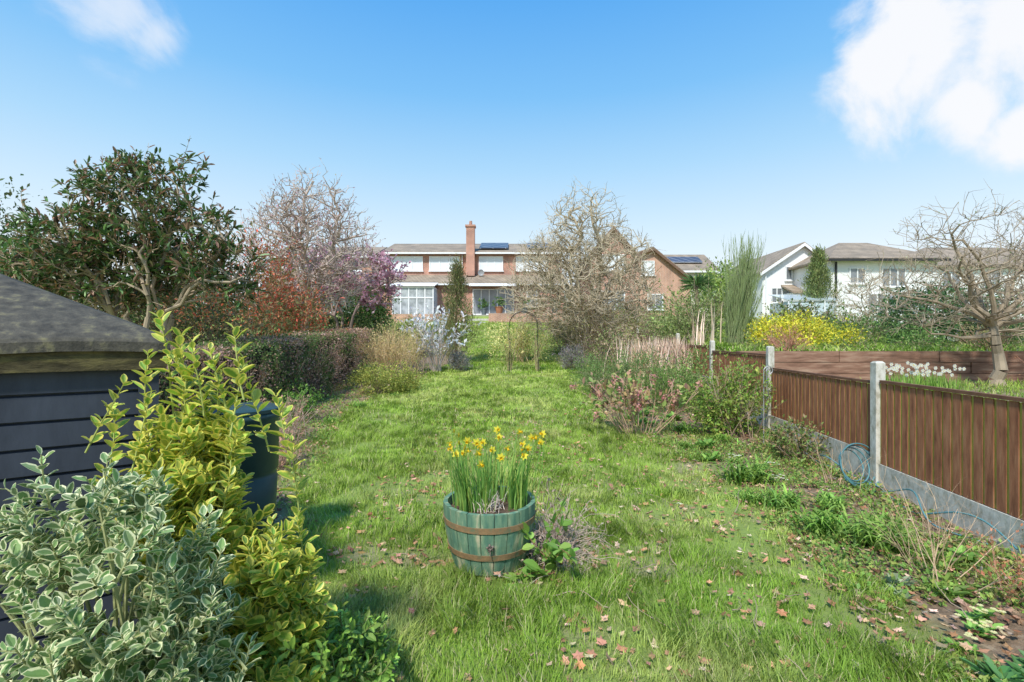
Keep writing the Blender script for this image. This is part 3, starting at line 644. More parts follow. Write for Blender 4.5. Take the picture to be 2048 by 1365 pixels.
def shrub(name,base,n1,L,blobs=None,nleaf=0,size=.05,cols=GRN,sub=5,per=5,wcol=(.2,.15,.1),T=Q,asp=.5,cs=.12,spread=.5,m=ML,sr=.008,shell=.4,subL=.35,cj=.18,up=.3,ncl=None):
    b=B();x,y=base[0],base[1];z=Hs(x,y)
    if n1:
        P=np.c_[x+rng.normal(0,.12*L,n1),y+rng.normal(0,.12*L,n1),np.full(n1,z-.03)]
        r1=stems(b,P,rng.normal(0,spread,(n1,3))*[1,1,.2]+[0,0,1],rng.uniform(.6,1,n1)*L,np.full(n1,sr*1.3),6,.12,0.01,wcol,.4,4)
        a_=spawn(r1,sub,.25,.6,L=subL*L,rr=.6,up=.1);r2=stems(b,*a_,nseg=4,wander=.15,col=wcol,sides=3)
        if per: leaves_on(b,r2,per,size,cols,T,1,asp)
        a_=spawn(r2,3,.2,.6,L=.4*subL*L,rr=.7);r3=stems(b,*a_,nseg=2,wander=.15,col=wcol,sides=3)
        if per: leaves_on(b,r3,max(1,per//2),size,cols,T,1,asp)
    if blobs: blobleaves(b,blobs,nleaf,size,cols,T,1,cs=cs,asp=asp,shell=shell,cj=cj,up=up,ncl=ncl)
    return b.build(name,[MW,m])
shrub('climbing_shrub',(3.6,8.0),22,1.25,[(3.5,8.1,.55,.55,.4,.5),(4.05,8.3,.75,.35,.3,.5)],3800,.06,[(.10,.17,.03),(.16,.24,.04),(.2,.22,.05)],cs=.1,wcol=(.32,.22,.15),spread=.4)
shrub('trailing_shrub',(3.9,6.6),14,.6,[(3.9,6.7,.2,.35,.5,.28)],900,.05,[(.08,.14,.03),(.14,.19,.05),(.22,.15,.08)],cs=.08)
shrub('rosemary_bush',(2.9,12.5),12,.9,[(2.5,12.4,.65,.75,.6,.6),(3.4,12.8,.8,.8,.7,.65),(2.2,13.5,.7,.5,.6,.5)],11000,.06,[(.07,.12,.03),(.11,.17,.05),(.14,.2,.07)],asp=.25,cs=.10,up=.8)
shrub('rosemary_bush',(3.6,10.2),10,.8,[(3.4,10.3,.5,.7,.6,.5)],6000,.055,[(.08,.13,.03),(.13,.19,.05)],asp=.28,cs=.1,up=.8)
shrub('leafy_shrub',(4.2,11.3),12,1.2,[(4.2,11.2,.8,.5,.5,.6)],2500,.06,[(.10,.16,.04),(.16,.22,.06)],cs=.12)
b=B()
n=1300;P=np.c_[4.5+rng.normal(0,.5,n),14.5+rng.normal(0,.5,n)];P=np.c_[P,H(P[:,0],P[:,1])]
b.inst(DAFF,P,headM(rng.random(n)*6.28,.035,rng.uniform(.5,2.5,n),rng.uniform(.8,1.45,n)),rcol([(.55,.42,.30),(.46,.33,.23),(.62,.48,.38)],n),0)
b.build('dried_ornamental_grass',[MD])
shrub('lavender_bush',(2.2,17.5),14,.9,[(2.2,17.4,.95,.45,.4,.45)],2500,.07,[(.17,.14,.17),(.2,.19,.16),(.12,.14,.08)],asp=.25,cs=.08,up=1)
shrub('leafy_shrub',(3.9,17.0),16,1.5,[(3.6,17,1.2,.8,.7,.7)],3000,.08,[(.12,.16,.05),(.19,.2,.08),(.3,.22,.15)],cs=.2)
shrub('bare_twig_shrub',(2.95,3.35),16,.85,None,0,.02,[(.35,.2,.1)],sub=4,per=0,wcol=(.42,.3,.19),spread=.38,sr=.003)
shrub('bare_twig_shrub',(3.2,3.0),12,.5,None,0,.03,[(.3,.13,.07)],sub=5,per=2,wcol=(.36,.22,.13),spread=.5,sr=.003)
shrub('bare_twig_shrub',(3.7,5.4),9,.6,None,0,.02,[(.35,.2,.1)],sub=4,per=0,wcol=(.42,.3,.19),spread=.3,sr=.003)
shrub('bare_twig_shrub',(3.6,7.9),12,1.3,None,0,.02,[(.35,.2,.1)],sub=5,per=0,wcol=(.42,.3,.22),spread=.25,sr=.004)
def rosette(name,cs,nl,size,cols,flowers=0,asp=.45,m=ML,fc=(.8,.76,.4),elev=.5):
    b=B()
    for x,y,s in cs:
        for q in range(3):
            cx,cy=x+rng.normal(0,.05*s),y+rng.normal(0,.05*s);a=np.arange(nl)*2.4+rng.random();z=Hs(cx,cy)
            D=np.c_[np.cos(a),np.sin(a),elev+rng.normal(0,.3,nl)];ss=size*s*rng.uniform(.6,1.1,nl)
            b.inst(LEAF,np.tile([cx,cy,z+.01],(nl,1)),frames(D,np.tile([0,0,1.],(nl,1))+rng.normal(0,.2,(nl,3)),ss*asp,ss),rcol(cols,nl),0)
        for q in range(flowers):
            p=np.array([x+rng.normal(0,.05*s),y+rng.normal(0,.05*s),Hs(x,y)+.07+.03*rng.random()]);a=np.arange(5)*1.2566
            b.inst(Q,np.tile(p,(5,1)),frames(np.c_[np.cos(a),np.sin(a),a*0+.2],np.tile([0.,-.4,1.],(5,1)),np.full(5,.02),np.full(5,.018)),np.tile(fc,(5,1)),1)
    b.build(name,[m,MP])
rosette('primrose',[(2.75,2.85,1),(2.65,2.72,.8)],12,.085,[(.13,.24,.05),(.18,.3,.07)],9)
rosette('primrose',[(2.45,2.6,.8)],12,.08,[(.13,.24,.05)],3)
rosette('primrose',[(3.1,5.6,.9),(3.3,6.2,.9),(3.0,6.5,.8)],12,.08,[(.13,.24,.05)],9,fc=(.8,.78,.6))
rosette('comfrey_plant',[(2.40,2.26,.9),(2.6,2.34,.8)],13,.17,[(.05,.13,.035),(.07,.16,.05)],0,.42,ML,elev=.8)
rosette('silver_leaf_plant',[(2.6,3.25,1.),(2.5,3.1,.7)],14,.11,[(.16,.2,.11),(.22,.26,.16)],0,.35)
rosette('foxglove_plant',[(2.9,7.2,1.2),(2.7,6.6,1.),(3.3,5.0,.8),(3.4,3.6,.8),(2.4,8.8,1.2),(2.6,9.8,1.2),(3.0,9.2,1.3)],14,.16,[(.10,.19,.04),(.14,.25,.05)],0)
rosette('fern_plant',[(2.9,3.2,1.),(3.1,3.5,1.)],14,.16,[(.13,.2,.04)],0,.2,elev=.4)
b=B();n=5600
y=rng.uniform(2,14,n);x=xr(y)+rng.random(n)*(fenx(y)-xr(y)-.1);k=vn(x,y,.5,15)>.42;x,y=x[k],y[k]
yb=rng.uniform(3,10.4,1500);x=np.r_[x,fenx(yb)+.4+rng.random(1500)*6];y=np.r_[y,yb]
pp=np.c_[x,y];pp=np.repeat(pp,7,0)+rng.normal(0,.05,(len(pp)*7,2));n=len(pp);s=rng.uniform(.02,.05,n)
b.inst(Q,np.c_[pp,H(pp[:,0],pp[:,1])+rng.random(n)*.06],frames(unit(rng.normal(0,1,(n,3))+[0,0,.5]),unit(rng.normal(0,.5,(n,3))+[0,0,1]),s*.6,s),rcol([(.10,.18,.04),(.15,.24,.05),(.2,.22,.06)],n),0)
y=rng.uniform(4.5,15,1200);x=xl(y)-rng.random(1200)*1.8;pp=np.c_[x,y];pp=np.repeat(pp,7,0)+rng.normal(0,.05,(len(pp)*7,2));n=len(pp);s=rng.uniform(.02,.06,n)
b.inst(Q,np.c_[pp,H(pp[:,0],pp[:,1])+rng.random(n)*.06],frames(unit(rng.normal(0,1,(n,3))+[0,0,.5]),unit(rng.normal(0,.5,(n,3))+[0,0,1]),s*.6,s),rcol([(.10,.18,.04),(.15,.24,.05),(.2,.22,.06)],n),0)
b.build('ground_cover_weeds',[ML])
# left bed
shrub('bare_hydrangea',(-3.5,7.4),40,.85,None,0,.04,[(.3,.18,.12)],sub=3,per=1,wcol=(.40,.28,.22),spread=.45,sr=.005)
shrub('bare_hydrangea',(-3.05,6.2),34,.6,None,0,.04,[(.3,.18,.12)],sub=4,per=2,wcol=(.36,.23,.18),spread=.6,sr=.004)
shrub('yellow_spiraea',(-3.3,12.4),10,.7,[(-3.3,12.4,.65,.75,.6,.42),(-2.75,12.8,.55,.4,.4,.3)],6000,.05,[(.20,.22,.05),(.27,.26,.06),(.16,.19,.04)],cs=.08)
shrub('green_shrub',(-4.1,9.2),10,.6,[(-4.1,9.2,.45,.4,.4,.3),(-4.3,7.6,.4,.35,.5,.3)],2200,.05,[(.08,.16,.03),(.13,.22,.04)],cs=.08)
shrub('tan_deciduous_shrub',(-3.9,15.5),60,1.8,None,0,.05,[(.35,.3,.1),(.4,.33,.16)],sub=8,per=2,wcol=(.46,.34,.19),spread=.33,sr=.009)
shrub('tan_deciduous_shrub',(-3.5,17.0),30,1.5,None,0,.05,[(.35,.3,.1),(.3,.35,.1)],sub=8,per=2,wcol=(.42,.33,.2),spread=.33,sr=.009)
b=B();P=np.tile([-2.6,16.8,.55],(9,1))+rng.normal(0,.12,(9,3))*[1,1,0]
r1=stems(b,P,rng.normal(0,.30,(9,3))*[1,1,0]+[0,0,1],np.full(9,2.1),np.full(9,.022),6,.12,.02,(.35,.3,.26),.4,4)
a_=spawn(r1,10,.2,.7,L=.75,up=.3);r2=stems(b,*a_,nseg=4,wander=.15,col=(.35,.3,.26),sides=3)
leaves_on(b,r2,7,.14,[(.86,.84,.84),(.9,.88,.88)],Q,1,.6,t0=.3)
b.build('white_magnolia',[MW,MP])
def conifer(name,x,y,h,r,cols,n=7000,size=.12,lean=0,asp=.25,taper=.8,cs=.10,m=None):
    b=B();z=Hs(x,y);b.poly([[x,y,z-.1],[x+lean*.5,y,z+h*.5],[x+lean,y,z+h*.95]],[.07,.05,.01],(.12,.08,.05),6)
    ncl=max(20,n//45);ct=rng.random(ncl)**.85;ca=rng.random(ncl)*6.28
    ci=rng.integers(0,ncl,n);t=ct[ci];R=r*np.minimum(1,(.25+t*4))*(1-t**(1.2/taper)*.95)*(1+.3*np.sin(ct*23+ca*3))[ci]
    a=ca[ci];rr=R*rng.uniform(.55,1.1,n);P=np.c_[x+lean*t+rr*np.cos(a),y+rr*np.sin(a),z+.1+t*h]+rng.normal(0,cs,(n,3))*[1,1,1.8]
    O=np.c_[np.cos(a),np.sin(a),a*0]
    b.inst(Q,P,frames(unit(O*.5+[0,0,1.2]+rng.normal(0,.35,(n,3))),unit(O+rng.normal(0,.4,(n,3))),np.full(n,size*asp),size*rng.uniform(.6,1.3,n)),rcol(cols,n)*(1+rng.normal(0,.2,ncl))[ci][:,None],1)
    return b.build(name,[MW,ML])
conifer('conifer_tree',-2.25,19.5,3.9,.85,[(.10,.12,.045),(.15,.16,.06),(.19,.16,.08)],7000)
shrub('lavender_bush',(-1.95,17.3),14,.8,[(-1.85,17.3,.85,.35,.35,.45)],1800,.07,[(.16,.15,.16),(.2,.2,.16)],asp=.25,cs=.08,up=1)
shrub('pale_yellow_shrub',(.45,20.5),24,1.9,[(-.2,20.5,1.7,1.0,.7,.7),(.9,20.6,1.65,.9,.7,.8)],3600,.075,[(.46,.42,.17),(.50,.46,.22),(.26,.29,.1)],cs=.16,wcol=(.36,.27,.16),sr=.01,shell=.3)
# rose arch
b=B();K=(.02,.02,.02)
for yy_ in (16.8,17.3):
    z=.54
    t=np.linspace(0,np.pi,16);arc=np.c_[.4-.5*np.cos(t),np.full(16,yy_),z+1.65+.5*np.sin(t)]
    b.poly(np.vstack([[[-.1,yy_,z-.1]],arc,[[.9,yy_,z-.1]]]),.010,K,6)
for zz in np.arange(.75,2.2,.24):
    for xx in(-.1,.9): b.poly([[xx,16.8,zz],[xx,17.3,zz]],.007,K,5)
for t in np.linspace(.3,np.pi-.3,6): b.poly([[.4-.5*math.cos(t),16.8,2.19+.5*math.sin(t)],[.4-.5*math.cos(t),17.3,2.19+.5*math.sin(t)]],.007,K,5)
b.build('rose_arch',[noisemat('black_iron',[(.015,.015,.015),(.03,.03,.03)],10,.5,.1)])
b=B()
for xx in(-.1,.9):
    n=12;P=np.c_[np.full(n,xx)+rng.normal(0,.05,n),17+rng.normal(0,.15,n),np.full(n,.5)]
    r1=stems(b,P,rng.normal(0,.12,(n,3))+[0,0,1],rng.uniform(.8,1.9,n),np.full(n,.011),8,.1,.05,(.3,.24,.13),.5,4);a_=spawn(r1,7,.2,.7,L=.35);r2=stems(b,*a_,nseg=3,col=(.3,.26,.13),sides=3);leaves_on(b,r2,4,.06,[(.14,.2,.05),(.25,.22,.08)],Q,1,.6)
b.build('climbing_rose',[MW,ML])
# ------------------------------------------------------------------ trees
def lf(b,a,l):
    leaves_on(b,a,12,.14,[(.045,.085,.026),(.065,.115,.032),(.10,.15,.05),(.18,.13,.07)],LEAF,1,.33,t0=.5,spread=.8,up=.0,j=.3)
    leaves_on(b,l,5,.12,[(.045,.085,.026),(.07,.12,.035),(.20,.11,.07)],LEAF,1,.33,t0=.3,spread=.8,up=0)
crowntree('evergreen_laurel_tree',(-7.0,9.3),2.0,.10,[(-8.3,9,3.45,1.0,.9,.75),(-7.1,9.2,4.0,1.2,1,.95),(-6.0,9.2,3.5,.9,.9,.8),(-7.5,9.4,3.0,1.3,1,.75),(-5.4,9.3,2.9,.65,.7,.6),(-8.9,9.1,2.9,.5,.6,.5),(-6.7,9.2,4.85,.9,.6,.45),(-7.6,9.2,4.7,.5,.5,.4)],(13,115,560),(.025,.012,.007),(.28,.22,.15),lf,(MW,MG),twigs=(2,.42,.005,.04),nstem=6)
shrub('dark_evergreen_hedge',(-11.6,11.5),8,2.5,[(-12.2,11.2,3.6,.8,1.0,1.7),(-12.9,11.5,3,.9,1.0,1.7)],5000,.10,[(.05,.08,.03),(.08,.10,.04)],cs=.2)
shrub('brown_leafed_shrub',(-9,9.5),30,2.0,[(-9.2,9.6,1.5,1.2,1.,1.2),(-10.5,11,2.0,1.5,1.,1.3),(-7.4,11.,1.6,1.6,1,1.2)],14000,.09,[(.10,.12,.04),(.16,.12,.06),(.2,.13,.07)],cs=.25,wcol=(.25,.19,.13))
shrub('red_photinia',(-7.6,14.5),26,3.6,[(-7.8,14.4,3.7,1.2,.9,1.3),(-7.0,14.3,2.8,.9,.7,1.0),(-9.0,14,3.0,1.1,.9,1.2),(-6.2,14.6,2.4,.6,.6,.7)],9000,.10,[(.40,.085,.05),(.33,.11,.06),(.16,.14,.05),(.12,.13,.05),(.26,.15,.08)],cs=.24,shell=.35,asp=.4)
def lf3(b,a,l):
    leaves_on(b,l,2,.065,[(.70,.44,.48),(.62,.40,.42),(.5,.42,.33)],Q,1,.75)
crowntree('bare_cherry_tree',(-6.85,16.),2.6,.15,[(-6.7,16,4.6,2.0,1.7,2.1),(-6.6,16,6.0,1.3,1.,1.3),(-7.6,16,5.2,1.2,1,1.2),(-5.5,16,4.6,1.1,1,1.1)],(12,100,520,1300),(.035,.018,.012,.008),(.36,.29,.24),lf3,(MW,MP),twigs=(1,.45,.008,.08),top=1.15)
def lf4(b,a,l): leaves_on(b,l,6,.13,[(.72,.42,.50),(.62,.34,.43),(.80,.60,.65)],Q,1,.8)
crowntree('pink_magnolia_tree',(-7.0,20),2.0,.11,[(-8.0,20,4.4,1.5,1.4,1.3),(-5.8,20,4.3,1.5,1.2,1.3)],(9,70,400),(.03,.016,.011),(.22,.16,.14),lf4,(MW,MP),twigs=(2,.35,.009,.02),nstem=3)
def lf5(b,a,l):
    leaves_on(b,l,1,.05,[(.24,.24,.11),(.30,.26,.15)],Q,1,.6)
crowntree('apple_tree',(3.3,20.2),2.2,.17,[(2.9,20.2,4.2,2.9,2.2,2.1),(3.0,20.2,6.3,1.7,1.4,1.7),(1.9,20,3.4,2.2,1.8,1.5),(4.5,20,3.3,1.6,1.6,1.5),(1.6,20,5.2,1.2,1.2,.9),(4.6,20,5.3,1.1,1.2,1.)],(15,150,800,2500),(.045,.022,.014,.009),(.36,.30,.21),lf5,(MW,ML),(.2,.14,.04,-.08),twigs=(2,.5,.009,-.12),nstem=3,top=1.15)
shrub('twiggy_undergrowth',(3.4,20),60,2.4,None,0,.06,[(.24,.24,.08)],sub=9,per=2,wcol=(.34,.27,.2),spread=.35,sr=.011)
shrub('twiggy_undergrowth',(5.4,19.5),40,2.4,[(5.4,19.5,1.8,1.0,.8,.9)],2200,.08,[(.18,.2,.07),(.26,.22,.12)],sub=8,per=2,wcol=(.36,.27,.2),spread=.4,sr=.011)
shrub('twiggy_undergrowth',(2.6,23),40,2.0,[(2.6,23,1.8,.9,.8,.7)],2200,.08,[(.14,.17,.06),(.22,.2,.12)],sub=8,per=2,wcol=(.36,.27,.2),spread=.35,sr=.011)
# feathery broom: bundle of fine upright stems drawn to a leaning spire
b=B();n=230;bs=np.array([6.7,14.5,Hs(6.7,14.5)]);P=bs+rng.normal(0,.10,(n,3))*[1,1,0]
sprd=rng.random(n);D=np.c_[rng.normal(0,1,n)*(.05+.13*sprd)+.13,rng.normal(0,.12,n),np.ones(n)];r1=stems(b,P,D,3.3-1.9*sprd+rng.normal(0,.15,n),np.full(n,.010),8,.03,.03,(.16,.19,.09),.4,4)
a_=spawn(r1,18,.1,.25,.1,L=.42,rr=.5,up=.35);a_=(a_[0],a_[1],a_[2],np.full(len(a_[3]),.006));stems(b,*a_,nseg=2,wander=.06,trop=.15,col=(.15,.20,.08),sides=3);b.build('broom_shrub',[MW])
shrub('green_pieris',(9.6,24),10,3,[(10.6,24.5,4.2,1.1,.8,1.3)],5000,.14,[(.14,.2,.05),(.22,.27,.07)],cs=.2)
conifer('cypress_tree',18.4,29,4.1,1.0,[(.11,.14,.05),(.16,.18,.07)],6000,.2,cs=.12)
shrub('leafy_shrub',(6.2,16.5),26,2.3,[(6.,16.5,2.0,1.3,.8,.9)],4200,.09,[(.15,.2,.06),(.2,.24,.09),(.12,.15,.05)],cs=.22,wcol=(.3,.23,.16))
b=B();x,y=8.6,22.5;z=Hs(x,y);b.poly([[x,y,z],[x,y,4.2]],[.1,.08],(.15,.11,.08),7)
n=90;a=rng.random(n)*6.28;D=np.c_[np.cos(a),np.sin(a),rng.uniform(-.5,1,n)]
b.inst(Q,np.tile([x,y,4.25],(n,1)),frames(D,np.tile([0,0,1.],(n,1)),np.full(n,.08),np.full(n,.9)),rcol([(.08,.14,.05),(.12,.18,.07)],n),1);b.build('cabbage_palm',[MW,MG])
def lf6(b,a,l): leaves_on(b,l,1,.03,[(.2,.24,.1)],Q,1,.6)
crowntree('bare_fruit_tree',(9.85,9.8),1.25,.10,[(10.4,9.9,2.8,2.3,1.6,1.0),(9.6,9.9,3.6,1.6,1.,1.0),(11.5,9.9,3.2,1.4,1.3,1.2),(8.3,9.8,2.6,1.0,.8,.8)],(14,90,420,1000),(.016,.008,.006,.005),(.25,.20,.14),lf6,(MW,ML),(.15,.08,.05,.03),twigs=(2,.3,.004,.08),rk=.6,wk=.6,top=1.2)
shrub('yellow_choisya',(8.4,14),12,1.,[(8.0,14,1.75,1.0,.8,.55),(9.1,14.1,1.65,.75,.8,.5),(7.6,14,1.8,.5,.5,.45)],9000,.075,[(.40,.36,.03),(.47,.42,.05),(.27,.3,.04)],cs=.12,shell=.7,cj=.12)
shrub('green_shrub',(10.2,14),10,1.2,[(10.0,14.5,1.7,.8,.8,.6),(11.2,13.5,1.6,.8,.8,.4)],4000,.07,[(.07,.13,.03),(.11,.17,.05)],cs=.12)
b=B();blobleaves(b,[(13.,15.,2.3,1.6,1.0,1.0),(14.6,15,2.1,1.2,1,1.)],9000,.11,[(.03,.07,.02),(.05,.10,.03)],Q,1,cs=.18,asp=.5);blobleaves(b,[(13.,15.,2.3,1.65,1.1,1.05),(14.4,15,2.2,1.2,1,1.)],450,.09,[(.42,.42,.38)],Q,1,ncl=120,cs=.05,asp=.9);b.build('white_camellia',[MW,MG])
b=B()
n=350;P=np.c_[rng.uniform(6.8,8.0,n),rng.uniform(8.4,9.2,n)];P=np.c_[P,H(P[:,0],P[:,1])]
b.inst(DAFF,P,headM(rng.random(n)*6.28,.016,rng.uniform(.1,.5,n),rng.uniform(.25,.40,n)),rcol(GRN,n),0)
n=60;c=np.c_[rng.uniform(6.8,8.0,n),rng.uniform(8.4,9.2,n)];c=np.c_[c,H(c[:,0],c[:,1])+rng.uniform(.30,.52,n)]
a=np.tile(np.arange(6)*1.047,n);D=np.c_[np.cos(a),np.full(len(a),-.2),np.sin(a)];b.inst(Q,np.repeat(c,6,0),frames(D,np.tile([0,-1.,.2],(len(a),1)),np.full(len(a),.028),np.full(len(a),.04)),(.8,.8,.72),1)
c2=c-[0,.015,0];b.inst(Q,c2-[0,0,.01],frames(np.tile([0,0,1.],(n,1)),np.tile([0,-1.,0],(n,1)),np.full(n,.02),np.full(n,.022)),(.8,.6,.1),1)
b.build('white_narcissi',[ML,MP])
def slp(b):
    for r_ in range(3):
        x=5.0+.7*(r_%2)
        while x<24:
            L=2.2;b.box(x,x+L-.02,10.62+rng.normal(0,.012),10.80,.70+r_*.245,.70+r_*.245+.235);x+=L
b=B();slp(b);b.build('sleeper_retaining_wall',[noisemat('railway_sleeper',[(.13,.07,.045),(.27,.15,.10),(.40,.27,.19)],5,.9,.5,(.4,2,3),8)])
shrub('dogwood_twigs',(6.6,11.5),30,.8,None,0,.04,[(.3,.15,.08)],sub=5,per=1,wcol=(.36,.18,.13),spread=.6,sr=.007)
shrub('dogwood_twigs',(10.8,9.4),30,1.0,None,0,.04,[(.3,.15,.08)],sub=5,per=1,wcol=(.38,.19,.13),spread=.6,sr=.006)
shrub('dogwood_twigs',(12.,12.2),30,.9,None,0,.05,[(.2,.2,.08)],sub=5,per=2,wcol=(.36,.22,.15),spread=.6,sr=.007)
shrub('low_green_shrubs',(9,12.2),0,1,[(6.6,12.6,1.5,.7,.4,.25),(8.6,12.2,1.45,.6,.4,.22),(10.6,12.4,1.5,.8,.4,.28),(12.4,12.3,1.5,.6,.4,.25),(14.5,12.6,1.6,.9,.4,.3)],5000,.06,[(.08,.13,.03),(.13,.17,.05),(.18,.15,.08)],cs=.1)
shrub('ivy_hedge',(-8.5,20),0,1,[(-9.5,20,2.0,1.5,1,1.4),(-7.2,20.5,1.9,1.3,1,1.3),(-11.5,19,2.1,1.6,1,1.6),(-5.6,21,1.7,.9,1,.8),(-13.5,18,2.2,1.6,1,1.6)],16000,.13,[(.035,.06,.02),(.06,.09,.025),(.09,.11,.04)],cs=.25)
shrub('dark_evergreen_hedge',(-7.7,28),0,1,[(-7.6,27.5,3.6,.9,.9,1.4),(-8.6,27.8,3.2,1.,.9,1.3)],6000,.14,[(.03,.06,.015),(.05,.09,.02)],cs=.2)
shrub('leafy_shrub',(-5.6,26),14,1.4,[(-5.3,26,2.1,1.5,1,.7),(-3.7,27,2.2,1,1,.7),(-6.5,24.5,1.8,1.3,.9,.6)],7000,.11,[(.11,.16,.04),(.18,.22,.06),(.26,.24,.1)],cs=.2)
shrub('leafy_shrub',(-10,24),16,2.2,[(-11.5,24,3.,2.,1,1.2),(-15,22,3.2,2.2,1,1.8),(-17,17,3.2,2.2,1,2.2),(-19,20,3.4,2.4,1.5,2.6),(-14,19,3.2,1.8,1,1.8)],18000,.16,[(.10,.12,.05),(.16,.15,.07),(.2,.16,.1)],cs=.3,wcol=(.22,.17,.12))
shrub('leafy_shrub',(3.2,27),14,1.4,[(4.4,27,2.5,1.3,1,.8),(6.5,28,3,1.6,1,.9)],6000,.12,[(.11,.14,.05),(.18,.2,.07),(.24,.2,.12)],cs=.2)
shrub('leafy_shrub',(12,20),24,1.8,[(11.5,20,2.1,1.8,1,.6),(15,22,2.2,2.2,1.2,.6),(19,22,2.3,2.2,1.2,.6)],9000,.13,[(.09,.13,.04),(.14,.17,.06),(.2,.17,.1)],cs=.25,wcol=(.3,.22,.16))
crowntree('bare_shrub_tree',(13.9,19),1.0,.05,[(13.9,19,3.3,1.3,1.,1.3)],(7,40,250),(.016,.01,.008),(.36,.3,.22),None,twigs=(2,.3,.007,.05),nstem=3)
crowntree('bare_shrub_tree',(17.3,18),1.0,.05,[(17.3,18,3.1,1.5,1.,1.1)],(7,40,250),(.016,.01,.008),(.36,.3,.22),None,twigs=(2,.3,.007,.05),nstem=3)
b=B();bl=[]
for k in range(46):
    x=-95+k*4.2+rng.normal(0,1);bl.append((x,72+rng.normal(0,4),3.6+rng.uniform(1,2.2),3.2,2.5,rng.uniform(2,3.6)))
blobleaves(b,bl,30000,.55,[(.11,.13,.07),(.15,.16,.09),(.19,.17,.12)],Q,1,cs=.5,zmin=3);b.build('distant_trees',[MW,ML])
# ------------------------------------------------------------------ houses
mbr=brickmat('red_brick',(.54,.20,.125),(.43,.155,.095),(.56,.46,.38))
mbo=brickmat('orange_brick',(.58,.27,.16),(.48,.21,.125),(.58,.5,.42))
mtl=brickmat('concrete_roof_tile',(.40,.32,.24),(.33,.26,.19),(.18,.15,.11),.3,.14,.02)
mwh=noisemat('white_upvc',[(.80,.80,.80),(.84,.84,.83)],3,.4,0)
mrd=noisemat('white_render',[(.80,.80,.79),(.86,.86,.85)],2,.85,.1)
mcr=noisemat('cream_render',[(.68,.62,.51),(.76,.70,.58)],2,.85,.1)
mgl=noisemat('window_glass',[(.10,.11,.12),(.30,.32,.34)],.8,.08,0,spec=.8)
mblind=noisemat('window_blind',[(.70,.73,.75),(.82,.84,.85)],.9,.25,0,(1,1,4))
msol=brickmat('solar_cells',(.07,.075,.10),(.08,.085,.12),(.45,.47,.5),1.,1.65,.03,.3)
def window(par,x0,x1,z0,z1,y,nv=2,tr=True,glass=None):
    g_=glass or mgl
    part('glass',par,g_,lambda b:b.box(x0+.02,x1-.02,y-.03,y-.004,z0+.02,z1-.02))
    def fr(b):
        t=.07;b.box(x0,x1,y-.07,y-.003,z0,z0+t);b.box(x0,x1,y-.07,y-.003,z1-t,z1)
        for i in range(nv+1):
            c=x0+t/2+(x1-x0-t)*i/nv;b.box(c-t/2,c+t/2,y-.068,y-.003,z0+t,z1-t)
        if tr:
            zz=z1-(z1-z0)*.3;
            for i in range(0,nv,2):
                a=x0+(x1-x0)*i/nv+t;bb=x0+(x1-x0)*(i+1)/nv-t*.5;b.box(a,bb,y-.066,y-.003,zz-.025,zz+.025)
        b.box(x0-.06,x1+.06,y-.12,y-.003,z0-.06,z0-.001)
    part('window_frame',par,mwh,fr)
def slab(b,p,th=.12):
    b.prism(p,[0,0,-th])
mh=empty('brick_house',(-3.2,38,3.5))
part('walls',mh,mbr,lambda b:(b.box(-9.9,3.9,38,46,3.2,8.62),b.prism([[-9.9,38.0,8.62],[-9.9,46,8.62],[-9.9,42,9.95]],[.25,0,0]),b.prism([[3.65,38.0,8.62],[3.65,46,8.62],[3.65,42,9.95]],[.25,0,0])))
part('ground_floor_walls',mh,mbr,lambda b:b.box(-10.0,3.9,36.3,37.998,3.2,5.9))
def r_(b):
    slab(b,[[-10.2,37.6,8.6],[4.2,37.6,8.6],[4.2,42,10.1],[-10.2,42,10.1]]);slab(b,[[-10.2,42.002,10.1],[4.2,42.002,10.1],[4.2,46.4,8.6],[-10.2,46.4,8.6]])
    slab(b,[[-10.2,35.95,5.95],[4.1,35.95,5.95],[4.1,37.997,6.85],[-10.2,37.997,6.85]])
part('roof',mh,mtl,r_)
part('fascia',mh,mwh,lambda b:(b.box(-10.2,4.2,37.52,37.59,8.42,8.54),b.box(-10.2,4.1,35.88,35.94,5.80,5.92)))
part('chimney',mh,mbr,lambda b:(b.box(-3.55,-2.9,37.4,37.997,6.7,10.5),b.box(-3.62,-2.83,37.33,38.06,10.5,10.65),b.lathe([(.13,10.65),(.11,11.0),(.09,11.0)],(-3.22,37.7,0),10)))
part('solar_panel',mh,msol,lambda b:b.prism([[-2.6,38.3,8.98],[-.3,38.3,8.98],[-.3,41.2,9.96],[-2.6,41.2,9.96]],[0,0,.06]))
part('solar_panel',mh,msol,lambda b:b.prism([[1.2,38.3,8.98],[3.4,38.3,8.98],[3.4,41.2,9.96],[1.2,41.2,9.96]],[0,0,.06]))
for x0,x1,nv in((-9.5,-7.0,3),(-6.5,-4.1,3),(-2.6,-.7,3),(.3,2.8,4)): window(mh,x0,x1,7.15,8.3,38,nv,False,mblind)
window(mh,-2.95,.15,3.62,5.55,36.3,5,False,mgl);window(mh,1.1,1.9,4.2,5.4,36.3,1,False)
part('awning',mh,mwh,lambda b:b.prism([[-3.1,34.9,5.62],[.3,34.9,5.62],[.3,35.9,5.85],[-3.1,35.9,5.85]],[0,0,.06]))
part('downpipes',mh,mwh,lambda b:[b.poly([[x,37.9,6.9],[x,37.9,8.4]],.04,(.8,.8,.8),8) for x in(-9.85,-3.9,3.7)])
def dish(b):
    c=np.array([-2.4,37.55,6.95])
    b.lathe([(.001,0),(.12,.015),(.25,.07)],(0,0,0),16)
    V=b.V[-1];V2=np.c_[V[:,0],-V[:,2],V[:,1]]+c;b.V[-1]=V2
    b.poly([c,c+[0,.45,-.2]],.02,(.5,.5,.5),6)
